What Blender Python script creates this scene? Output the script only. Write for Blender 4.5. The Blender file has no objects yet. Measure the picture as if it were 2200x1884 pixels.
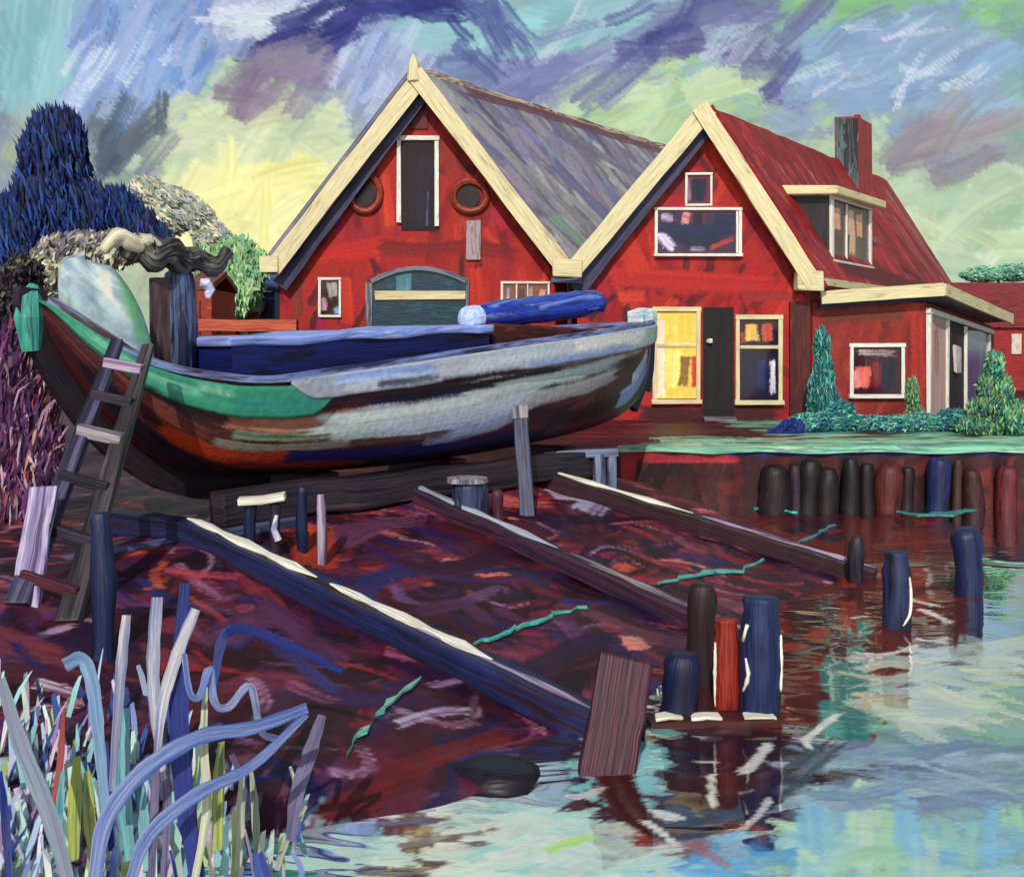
import bpy, math, random
import numpy as np
from mathutils import Vector, Matrix, noise as mnoise

random.seed(7)
RNG = np.random.default_rng(11)
SC = bpy.context.scene
COL = SC.collection
F, H0, CX, Y0 = 2200.0, 3.0, 1036.0, 700.0      # focal length in sketch units, eye height, centre column, horizon row


def X(px, d): return (px - CX) * d / F
def Z(py, d): return H0 - (py - Y0) * d / F
def at(px, py, d): return Vector((X(px, d), d, Z(py, d)))


def hexs(h):
    h = h.lstrip('#')
    return np.array([int(h[i:i + 2], 16) / 255 for i in (0, 2, 4)])


def lin(c):
    c = np.clip(np.asarray(c, float), 0, 1)
    return np.where(c <= .04045, c / 12.92, ((c + .055) / 1.055) ** 2.4)


def lh(h): return tuple(lin(hexs(h))) + (1.0,)


# ------------------------------------------------------------------ the lie of the land
T0 = .83 * .52 - .556 * 8.57
RAMP = .22


def tt(x, y): return -.83 * x + .556 * y - .4316 * 0 + (.83 * .52 - .556 * 8.57)


def land(x, y):
    x = np.asarray(x, float); y = np.asarray(y, float)
    t = tt(x, y)
    z = np.minimum(1.0, RAMP * t)
    e = .94 * (x - 5.0) + .343 * (y - 14.0)
    z = np.minimum(z, -.5 * e)
    z = z - .55 * np.exp(-(((x + 1.75) / 1.0) ** 2 + ((y - 6.0) / .62) ** 2))
    z = z + .035 * np.sin(2.1 * x + 1.3 * y) * np.sin(1.7 * y - .6 * x) + .02 * np.sin(5.3 * x - 3.1 * y)
    z = np.where(y > 20.45, 1.03 + 0 * z, z)
    return np.maximum(z, -1.2)


def ground_hit(px, py):
    lo, hi = 2.0, 40.0
    for _ in range(60):
        m = (lo + hi) / 2
        if H0 - (py - Y0) * m / F > max(0, float(land(X(px, m), m))): lo = m
        else: hi = m
    return (lo + hi) / 2


def dwater(py): return H0 * F / (py - Y0)


# ------------------------------------------------------------------ brush-stroke colouring
def smooth(e0, e1, x):
    t = np.clip((x - e0) / (e1 - e0), 0, 1)
    return t * t * (3 - 2 * t)


def catmull(p, n=6):
    p = np.asarray(p, float)
    if len(p) < 3: return p
    q = np.vstack([2 * p[0] - p[1], p, 2 * p[-1] - p[-2]])
    out = []
    for i in range(1, len(q) - 2):
        for t in np.linspace(0, 1, n, endpoint=False):
            a, b, c, d = q[i - 1], q[i], q[i + 1], q[i + 2]
            out.append(.5 * (2 * b + (c - a) * t + (2 * a - 5 * b + 4 * c - d) * t * t + (3 * b - a - 3 * c + d) * t ** 3))
    out.append(p[-1])
    return np.array(out)


class Canvas:
    """A sheet of paint in a surface's own two coordinates (metres, or sky directions)."""
    def __init__(s, xs, ys, base):
        s.xs, s.ys = np.asarray(xs, float), np.asarray(ys, float)
        b = hexs(base) if isinstance(base, str) else base
        s.c = np.broadcast_to(b, (len(s.ys), len(s.xs), 3)).copy()

    def stroke(s, pts, w, col, col2=None, dry=.35, rag=.12, op=1.0, var=.12):
        p = catmull(pts)
        c1 = hexs(col) if isinstance(col, str) else np.asarray(col)
        c2 = c1 if col2 is None else (hexs(col2) if isinstance(col2, str) else np.asarray(col2))
        m = w * .6
        i0, i1 = np.searchsorted(s.xs, [p[:, 0].min() - m, p[:, 0].max() + m])
        j0, j1 = np.searchsorted(s.ys, [p[:, 1].min() - m, p[:, 1].max() + m])
        if i1 - i0 < 1 or j1 - j0 < 1: return
        gx, gy = np.meshgrid(s.xs[i0:i1], s.ys[j0:j1])
        best = np.full(gx.shape, 1e18); A = np.zeros(gx.shape); B = np.zeros(gx.shape)
        acc = 0.0
        for k in range(len(p) - 1):
            d = p[k + 1] - p[k]; L = math.hypot(*d)
            if L < 1e-9: continue
            ux, uy = d / L
            rx, ry = gx - p[k, 0], gy - p[k, 1]
            t = np.clip(rx * ux + ry * uy, 0, L)
            dx, dy = rx - t * ux, ry - t * uy
            dd = dx * dx + dy * dy
            better = dd < best
            best = np.where(better, dd, best)
            A = np.where(better, acc + t, A)
            B = np.where(better, -rx * uy + ry * ux, B)
            acc += L
        A /= max(acc, 1e-9)
        dist = np.sqrt(best) / (w / 2)
        b = np.clip(B / (w / 2), -1, 1)
        nb = 12
        xt = np.linspace(-1, 1, nb)
        n1, n2, n3, n4 = (np.interp(b, xt, RNG.random(nb)) for _ in range(4))
        wob = .1 * np.sin(A * acc / w * 1.1 + RNG.random() * 6) + .06 * np.sin(A * acc / w * 2.7 + RNG.random() * 6)
        gr = RNG.standard_normal(gx.shape)
        al = 1 - smooth(.74, 1.04, dist + wob + .24 * (n1 - .5) + .07 * gr)
        al = al * smooth(0, .03, A - rag * .5 * n2 + .02) * (1 - smooth(-.04, .04, A - 1 + rag * n3))
        al = al * np.clip(1.35 - dry * (1.2 * n1 + .9 * A * n4 + .1 * gr), 0, 1) * op
        mixv = np.clip(.75 * n2 + .5 * A * n3 - .15, 0, 1)[..., None]
        cc = (c1 * (1 - mixv) + c2 * mixv) * (1 + var * (n4 - .5))[..., None] + (.06 * var * (n1 - .5))[..., None]
        blk = s.c[j0:j1, i0:i1]
        s.c[j0:j1, i0:i1] = blk * (1 - al[..., None]) + np.clip(cc, 0, 1) * al[..., None]

    def scatter(s, n, pal, box, ln, wd, ang, spread=.5, dry=.5, op=.9, curve=.3):
        """n loose strokes; pal is a list of colours, or a function of (x, y)."""
        for _ in range(n):
            x = random.uniform(box[0], box[2]); y = random.uniform(box[1], box[3])
            c = pal(x, y) if callable(pal) else hexs(random.choice(pal))
            a = (ang(x, y) if callable(ang) else ang) + random.gauss(0, spread)
            L = random.uniform(*ln); w = random.uniform(*wd); k = random.gauss(0, curve)
            ca, sa = math.cos(a), math.sin(a)
            pts = [(x + ca * L * t - sa * k * L * (t * t - .25), y + sa * L * t + ca * k * L * (t * t - .25)) for t in (-.5, -.17, .17, .5)]
            c2 = np.clip(c * random.uniform(.8, 1.2) + np.array([random.gauss(0, .03) for _ in range(3)]), 0, 1)
            s.stroke(pts, w, c, c2, dry=dry, rag=random.uniform(.08, .3), op=op)

    def sample(s, x, y):
        x = np.asarray(x, float); y = np.asarray(y, float)
        i = np.clip(np.interp(x, s.xs, np.arange(len(s.xs))), 0, len(s.xs) - 1.001)
        j = np.clip(np.interp(y, s.ys, np.arange(len(s.ys))), 0, len(s.ys) - 1.001)
        i0, j0 = i.astype(int), j.astype(int); fi, fj = (i - i0)[..., None], (j - j0)[..., None]
        c = s.c
        return (c[j0, i0] * (1 - fi) * (1 - fj) + c[j0, i0 + 1] * fi * (1 - fj) + c[j0 + 1, i0] * (1 - fi) * fj + c[j0 + 1, i0 + 1] * fi * fj)


# ------------------------------------------------------------------ materials
def new_mat(name):
    m = bpy.data.materials.new(name); m.use_nodes = True
    nt = m.node_tree; nt.nodes.clear()
    return m, nt.nodes, nt.links


def link_out(N, L, sh, kind='Surface'):
    o = N.new('ShaderNodeOutputMaterial'); L.new(sh, o.inputs[kind])


def painted_mat(name, rough=.55, bump=.35, grain=14.0, spec=.3, emit=0.0, transl=0.0):
    """Colour from the mesh's own brushwork, with a fine grain and a raised texture."""
    m, N, L = new_mat(name)
    a = N.new('ShaderNodeVertexColor'); a.layer_name = 'Col'
    tc = N.new('ShaderNodeTexCoord')
    n = N.new('ShaderNodeTexNoise'); n.inputs['Scale'].default_value = grain; n.inputs['Detail'].default_value = 4
    L.new(tc.outputs['Object'], n.inputs['Vector'])
    mr = N.new('ShaderNodeMapRange'); mr.inputs['From Min'].default_value = .25; mr.inputs['From Max'].default_value = .75
    mr.inputs['To Min'].default_value = .82; mr.inputs['To Max'].default_value = 1.16
    L.new(n.outputs['Fac'], mr.inputs['Value'])
    mx = N.new('ShaderNodeVectorMath'); mx.operation = 'SCALE'
    L.new(a.outputs['Color'], mx.inputs[0]); L.new(mr.outputs['Result'], mx.inputs['Scale'])
    p = N.new('ShaderNodeBsdfPrincipled'); p.inputs['Roughness'].default_value = rough
    p.inputs['Specular IOR Level'].default_value = spec
    L.new(mx.outputs['Vector'], p.inputs['Base Color'])
    if emit:
        L.new(mx.outputs['Vector'], p.inputs['Emission Color']); p.inputs['Emission Strength'].default_value = emit
    if bump:
        bw = N.new('ShaderNodeRGBToBW'); L.new(a.outputs['Color'], bw.inputs['Color'])
        ad = N.new('ShaderNodeMath'); ad.operation = 'MULTIPLY_ADD'; ad.inputs[1].default_value = .7
        L.new(bw.outputs['Val'], ad.inputs[0]); L.new(n.outputs['Fac'], ad.inputs[2])
        b = N.new('ShaderNodeBump'); b.inputs['Strength'].default_value = bump; b.inputs['Distance'].default_value = .03
        L.new(ad.outputs['Value'], b.inputs['Height']); L.new(b.outputs['Normal'], p.inputs['Normal'])
    sh = p.outputs['BSDF']
    if transl:
        t = N.new('ShaderNodeBsdfTranslucent'); L.new(mx.outputs['Vector'], t.inputs['Color'])
        ms = N.new('ShaderNodeMixShader'); ms.inputs['Fac'].default_value = transl
        L.new(sh, ms.inputs[1]); L.new(t.outputs['BSDF'], ms.inputs[2]); sh = ms.outputs['Shader']
    link_out(N, L, sh)
    return m


def brush(name, cols, stretch=(1.2, 9, 9), coord='UV', rough=.5, bump=.5, spec=.35, emit=0.0, seed=0.0, wob=.6, metal=0.0):
    """Streaky hand-brushed paint: long streaks along the piece's length, patches of the palette."""
    m, N, L = new_mat(name)
    tc = N.new('ShaderNodeTexCoord')
    mp = N.new('ShaderNodeMapping'); mp.inputs['Scale'].default_value = stretch
    mp.inputs['Location'].default_value = (seed, seed * 1.7, seed * .6)
    L.new(tc.outputs[coord], mp.inputs['Vector'])
    n = N.new('ShaderNodeTexNoise'); n.inputs['Scale'].default_value = 1.0; n.inputs['Detail'].default_value = 5
    n.inputs['Roughness'].default_value = .62; n.inputs['Distortion'].default_value = wob
    L.new(mp.outputs['Vector'], n.inputs['Vector'])
    r = N.new('ShaderNodeValToRGB'); e = r.color_ramp.elements
    k = len(cols)
    pos = [.3 + .4 * i / max(1, k - 1) for i in range(k)]
    e[0].position, e[0].color = pos[0], lh(cols[0]); e[1].position, e[1].color = pos[-1], lh(cols[-1])
    for i in range(1, k - 1):
        q = e.new(pos[i]); q.color = lh(cols[i])
    L.new(n.outputs['Fac'], r.inputs['Fac'])
    mp2 = N.new('ShaderNodeMapping'); mp2.inputs['Scale'].default_value = tuple(v * (1.5 if v < 3 else 6) for v in stretch)
    L.new(tc.outputs[coord], mp2.inputs['Vector'])
    n2 = N.new('ShaderNodeTexNoise'); n2.inputs['Scale'].default_value = 1.0; n2.inputs['Detail'].default_value = 3
    L.new(mp2.outputs['Vector'], n2.inputs['Vector'])
    mr = N.new('ShaderNodeMapRange'); mr.inputs['From Min'].default_value = .25; mr.inputs['From Max'].default_value = .75
    mr.inputs['To Min'].default_value = .68; mr.inputs['To Max'].default_value = 1.3
    L.new(n2.outputs['Fac'], mr.inputs['Value'])
    mx = N.new('ShaderNodeVectorMath'); mx.operation = 'SCALE'
    L.new(r.outputs['Color'], mx.inputs[0]); L.new(mr.outputs['Result'], mx.inputs['Scale'])
    p = N.new('ShaderNodeBsdfPrincipled'); p.inputs['Roughness'].default_value = rough
    p.inputs['Specular IOR Level'].default_value = spec; p.inputs['Metallic'].default_value = metal
    L.new(mx.outputs['Vector'], p.inputs['Base Color'])
    if emit:
        L.new(mx.outputs['Vector'], p.inputs['Emission Color']); p.inputs['Emission Strength'].default_value = emit
    b = N.new('ShaderNodeBump'); b.inputs['Strength'].default_value = bump; b.inputs['Distance'].default_value = .015
    L.new(n2.outputs['Fac'], b.inputs['Height']); L.new(b.outputs['Normal'], p.inputs['Normal'])
    link_out(N, L, p.outputs['BSDF'])
    return m


# ------------------------------------------------------------------ mesh building
def put(o, root):
    if root is not None: o.parent = root
    COL.objects.link(o)
    return o


def root_loc(o):
    while o.parent is not None: o = o.parent
    return np.array(o.location)


def info(o, label=None, cat=None, group=None, kind=None):
    if label: o['label'] = label
    if cat: o['category'] = cat
    if group: o['group'] = group
    if kind: o['kind'] = kind
    return o


def thing(name, label, cat, loc=(0, 0, 0), group=None):
    o = bpy.data.objects.new(name, None); COL.objects.link(o)
    o.location = loc; o.empty_display_size = .2
    return info(o, label, cat, group)


def np_mesh(name, V, Fc, mat, parent=None, cols=None, smooth_on=True, origin=None):
    """V (n,3) world, Fc (m,4) or list of faces, cols (n,3) sRGB per vertex."""
    V = np.asarray(V, float)
    off = root_loc(parent) if parent is not None else (np.array(origin) if origin is not None else np.zeros(3))
    me = bpy.data.meshes.new(name)
    if isinstance(Fc, np.ndarray):
        n, m = len(V), len(Fc)
        me.vertices.add(n); me.vertices.foreach_set('co', (V - off).astype(np.float32).ravel())
        me.loops.add(m * 4); me.loops.foreach_set('vertex_index', Fc.astype(np.int32).ravel())
        me.polygons.add(m)
        me.polygons.foreach_set('loop_start', np.arange(0, m * 4, 4, dtype=np.int32))
        me.update(calc_edges=True); me.validate()
    else:
        me.from_pydata([tuple(v) for v in V - off], [], Fc)
    if cols is not None:
        ca = me.color_attributes.new('Col', 'FLOAT_COLOR', 'POINT')
        d = np.ones((len(V), 4), np.float32); d[:, :3] = lin(cols)
        ca.data.foreach_set('color', d.ravel())
    if smooth_on: me.polygons.foreach_set('use_smooth', np.ones(len(me.polygons), bool))
    me.materials.append(mat)
    o = bpy.data.objects.new(name, me)
    if parent is None and origin is not None: o.location = origin
    return put(o, parent)


def grid_faces(h, w, flip=False):
    i = np.arange((h - 1) * (w - 1)); r, c = i // (w - 1), i % (w - 1)
    a = r * w + c
    f = np.stack([a, a + 1, a + w + 1, a + w], 1)
    return f[:, ::-1].copy() if flip else f


def grid_mesh(name, P, C, mat, parent=None, flip=False, origin=None, smooth_on=True):
    h, w = P.shape[:2]
    return np_mesh(name, P.reshape(-1, 3), grid_faces(h, w, flip), mat, parent, C.reshape(-1, 3), smooth_on, origin)


class MB:
    def __init__(s): s.v, s.f, s.uv = [], [], []

    def face(s, idx, uv): s.f.append(tuple(idx)); s.uv.append(uv)

    def hexa(s, c8, long=None):
        """eight corners: bottom ring 0-3, top ring 4-7."""
        b = len(s.v); c8 = [Vector(c) for c in c8]; s.v += c8
        for q in ((0, 3, 2, 1), (4, 5, 6, 7), (0, 1, 5, 4), (1, 2, 6, 5), (2, 3, 7, 6), (3, 0, 4, 7)):
            p = [c8[i] for i in q]
            e1, e2 = p[1] - p[0], p[3] - p[0]
            a, c = e1.length, e2.length
            o = random.random() * 3
            if long is not None and abs(e1.normalized().dot(long)) < abs(e2.normalized().dot(long)) or long is None and a < c:
                uv = [(o, 0), (o, a), (o + c, a), (o + c, 0)]
            else:
                uv = [(o, 0), (o + a, 0), (o + a, c), (o, c)]
            s.face([b + i for i in q], uv)
        return s

    def box(s, x0, y0, z0, x1, y1, z1, j=0.0):
        J = lambda: random.uniform(-j, j)
        return s.hexa([(x + J(), y + J(), z + J()) for z in (z0, z1) for x, y in ((x0, y0), (x1, y0), (x1, y1), (x0, y1))])

    def rbox(s, o, u, n, u0, u1, z0, z1, n0, n1, j=0.0):
        """box on a wall: along u, up z, outwards n."""
        o, u, n = Vector(o), Vector(u).normalized(), Vector(n).normalized()
        J = lambda: random.uniform(-j, j)
        P = lambda a, b, z: o + u * (a + J()) + n * (b + J()) + Vector((0, 0, z + J()))
        return s.hexa([P(a, b, z) for z in (z0, z1) for a, b in ((u0, n1), (u1, n1), (u1, n0), (u0, n0))])

    def bar(s, pts, w, h, up=(0, 0, 1), j=0.0, taper=None):
        """a plank or beam along a polyline: w across, h along up; one continuous strip."""
        pts = [Vector(p) for p in pts]; up = Vector(up); k = len(pts); b = len(s.v); acc = 0; al = []
        for i, p in enumerate(pts):
            d = (pts[min(i + 1, k - 1)] - pts[max(i - 1, 0)]).normalized()
            sd = d.cross(up).normalized(); uu = sd.cross(d).normalized()
            f = 1 if taper is None else taper(i / max(1, k - 1)) if callable(taper) else taper[0] + (taper[1] - taper[0]) * i / max(1, k - 1)
            J = lambda: 1 + random.uniform(-j, j)
            for sx, sz in ((-1, -1), (1, -1), (1, 1), (-1, 1)):
                s.v.append(p + sd * (sx * w / 2 * f * J()) + uu * (sz * h / 2 * f * J()))
            if i: acc += (p - pts[i - 1]).length
            al.append(acc)
        o = random.random() * 5
        per = [0, w, w + h, 2 * w + h, 2 * w + 2 * h]
        for i in range(k - 1):
            for q in range(4):
                r = (q + 1) % 4
                s.face([b + i * 4 + q, b + i * 4 + r, b + (i + 1) * 4 + r, b + (i + 1) * 4 + q],
                       [(o + al[i], per[q]), (o + al[i], per[q + 1]), (o + al[i + 1], per[q + 1]), (o + al[i + 1], per[q])])
        for base, rev in ((b, True), (b + (k - 1) * 4, False)):
            q = [base, base + 1, base + 2, base + 3]
            if rev: q = q[::-1]
            s.face(q, [(o, 0), (o + w, 0), (o + w, h), (o, h)])
        return s

    def tube(s, pts, rad, n=12, jit=0.0, cap=True, squash=1.0):
        pts = [Vector(p) for p in pts]; k = len(pts); b = len(s.v)
        if not hasattr(rad, '__len__'): rad = [rad] * k
        ref = None; acc = 0; al = []
        for i, p in enumerate(pts):
            d = (pts[min(i + 1, k - 1)] - pts[max(i - 1, 0)]).normalized()
            if ref is None: ref = d.orthogonal().normalized()
            a = (ref - d * ref.dot(d)).normalized(); ref = a; c = d.cross(a)
            if i: acc += (p - pts[i - 1]).length
            al.append(acc)
            for q in range(n):
                t = 2 * math.pi * q / n; r = rad[i] * (1 + random.uniform(-jit, jit))
                s.v.append(p + a * (math.cos(t) * r) + c * (math.sin(t) * r * squash))
        o = random.random() * 5
        for i in range(k - 1):
            for q in range(n):
                r = (q + 1) % n; v0, v1 = q / n, (q + 1) / n
                ci = 2 * math.pi * max(rad)
                s.face([b + i * n + q, b + i * n + r, b + (i + 1) * n + r, b + (i + 1) * n + q],
                       [(o + al[i], v0 * ci), (o + al[i], v1 * ci), (o + al[i + 1], v1 * ci), (o + al[i + 1], v0 * ci)])
        if cap:
            for base, rev in ((b, True), (b + (k - 1) * n, False)):
                q = list(range(base, base + n)); q = q[::-1] if rev else q
                s.face(q, [(o + .1 * math.cos(i), .1 * math.sin(i)) for i in range(n)])
        return s

    def ribbon(s, pts, wid, face=(0, -1, 0), camber=.2):
        """a leaf blade: a strip folded along its midrib."""
        pts = [Vector(p) for p in pts]; k = len(pts); b = len(s.v); fc = Vector(face); acc = 0; al = []
        for i, p in enumerate(pts):
            d = (pts[min(i + 1, k - 1)] - pts[max(i - 1, 0)]).normalized()
            sd = d.cross(fc)
            sd = sd.normalized() if sd.length > 1e-4 else Vector((1, 0, 0))
            nn = sd.cross(d).normalized(); w = wid[i]
            s.v += [p - sd * w / 2, p - nn * w * camber, p + sd * w / 2, p - nn * w * (camber - .05)]
            if i: acc += (p - pts[i - 1]).length
            al.append(acc)
        o = random.random() * 5
        for i in range(k - 1):
            for q, r, v0, v1 in ((0, 1, 0, .5), (1, 2, .5, 1), (2, 3, 1, .5), (3, 0, .5, 0)):
                W = max(wid)
                s.face([b + i * 4 + q, b + i * 4 + r, b + (i + 1) * 4 + r, b + (i + 1) * 4 + q],
                       [(o + al[i], v0 * W), (o + al[i], v1 * W), (o + al[i + 1], v1 * W), (o + al[i + 1], v0 * W)])
        return s

    def poly(s, pts, th=.01, n=(0, 0, 1)):
        """a flat-faced plate with real thickness from an outline."""
        pts = [Vector(p) for p in pts]; n = Vector(n).normalized(); k = len(pts); b = len(s.v)
        s.v += pts + [p - n * th for p in pts]
        u = (pts[1] - pts[0]).normalized(); w = n.cross(u)
        s.face(list(range(b, b + k)), [((p - pts[0]).dot(u), (p - pts[0]).dot(w)) for p in pts])
        s.face(list(range(b + 2 * k - 1, b + k - 1, -1)), [((p - pts[0]).dot(u), (p - pts[0]).dot(w)) for p in pts[::-1]])
        for i in range(k):
            r = (i + 1) % k; e = (pts[r] - pts[i]).length
            s.face([b + i, b + k + i, b + k + r, b + r], [(0, 0), (0, th), (e, th), (e, 0)])
        return s

    def build(s, name, mat, parent=None, origin=None, smooth_on=False, bevel=0.0):
        off = Vector(root_loc(parent)) if parent is not None else (Vector(origin) if origin is not None else Vector())
        me = bpy.data.meshes.new(name)
        me.from_pydata([tuple(v - off) for v in s.v], [], s.f)
        ul = me.uv_layers.new(name='UVMap')
        flat = [c for uv in s.uv for pt in uv for c in pt]
        ul.data.foreach_set('uv', flat)
        if smooth_on: me.polygons.foreach_set('use_smooth', np.ones(len(me.polygons), bool))
        me.materials.append(mat)
        o = bpy.data.objects.new(name, me)
        if parent is None and origin is not None: o.location = origin
        if bevel:
            md = o.modifiers.new('soft', 'BEVEL'); md.width = bevel; md.segments = 2; md.limit_method = 'ANGLE'
        return put(o, parent)


def panel(name, parent, o, u, n, w, h, base, strokes=(), mat=None, res=.03, th=.03, origin=None):
    """a painted slab standing on a wall: strokes are (pts in metres, width, colour[, colour2])."""
    o, u, n = Vector(o), Vector(u).normalized(), Vector(n).normalized()
    xs = np.linspace(0, w, max(4, int(w / res))); ys = np.linspace(0, h, max(4, int(h / res)))
    cv = Canvas(xs, ys, base)
    for s in strokes: cv.stroke(*s)
    gx, gy = np.meshgrid(xs, ys)
    up = Vector((0, 0, 1))
    P = np.array(o) + gx[..., None] * np.array(u) + gy[..., None] * np.array(up)
    return grid_mesh(name, P, cv.c, mat or PANE, parent, origin=origin, smooth_on=False)


# ------------------------------------------------------------------ shared materials
WALLP = painted_mat('weathered paint', rough=.65, bump=.3, grain=11)
ROOFP = painted_mat('roof covering', rough=.6, bump=.45, grain=8)
GROUNDP = painted_mat('wet mud', rough=.5, bump=.8, grain=5, spec=.16)
HULLP = painted_mat('hull paint', rough=.4, bump=.35, grain=12, spec=.4)
LEAFP = painted_mat('leaves', rough=.6, bump=0, grain=3, transl=.15)
PANE = painted_mat('window glass', rough=.12, bump=.05, grain=6, spec=.5)
LITPANE = painted_mat('lit window glass', rough=.15, bump=.05, grain=6, spec=.5, emit=.28)
CREAM = brush('cream paint', ['#94866a', '#cfc092', '#dccf9f', '#d2c498', '#b4a684'], stretch=(.8, 7, 7), rough=.5)
WHITEP = brush('white window paint', ['#9a96a0', '#dcd8d0', '#e8e4d4', '#c4c0c0'], stretch=(2, 14, 14), rough=.45)
TARRED = brush('tarred timber', ['#120d14', '#1c1820', '#262434', '#3a2a34', '#1a1220'], stretch=(.9, 10, 10), rough=.45)
NAVYWOOD = brush('navy painted timber', ['#0e1022', '#161a38', '#1e2a54', '#16162a', '#3c486c'], stretch=(1.0, 12, 12), rough=.42)
MAROON = brush('maroon timber', ['#240c14', '#3c1420', '#54202e', '#3a1a2c', '#5a3a4a'], stretch=(.9, 10, 10), rough=.5)
GREYWOOD = brush('weathered grey timber', ['#2a2630', '#4c4854', '#77727c', '#a49c9c', '#3c3444'], stretch=(.8, 14, 14), rough=.6)
MAUVEWOOD = brush('mauve timber', ['#3a2838', '#6e5670', '#9a84a0', '#b8a8b8', '#4a3048'], stretch=(.7, 12, 12), rough=.55)
RAKESHADE = brush('navy rake shade', ['#16162c', '#22223e', '#2c2c4c', '#3c3c5c', '#1a1a30'], (.8, 9, 9), rough=.5)  # dark navy for the shade band inside the left rakes
REDWOOD = brush('red brown timber', ['#401212', '#7a2014', '#9c321e', '#6a1812', '#4c1616'], stretch=(1, 14, 14), rough=.5)
TEALWOOD = brush('mossy teal timber', ['#1f5a58', '#2f8078', '#4aa890', '#2a6a70', '#6ab8a0'], stretch=(1, 9, 9), rough=.6)
BONE = brush('bone cream', ['#b8b098', '#ece6cc', '#f4f0dc', '#d0c8bc', '#8c8490'], stretch=(.7, 8, 8), rough=.5)


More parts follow.
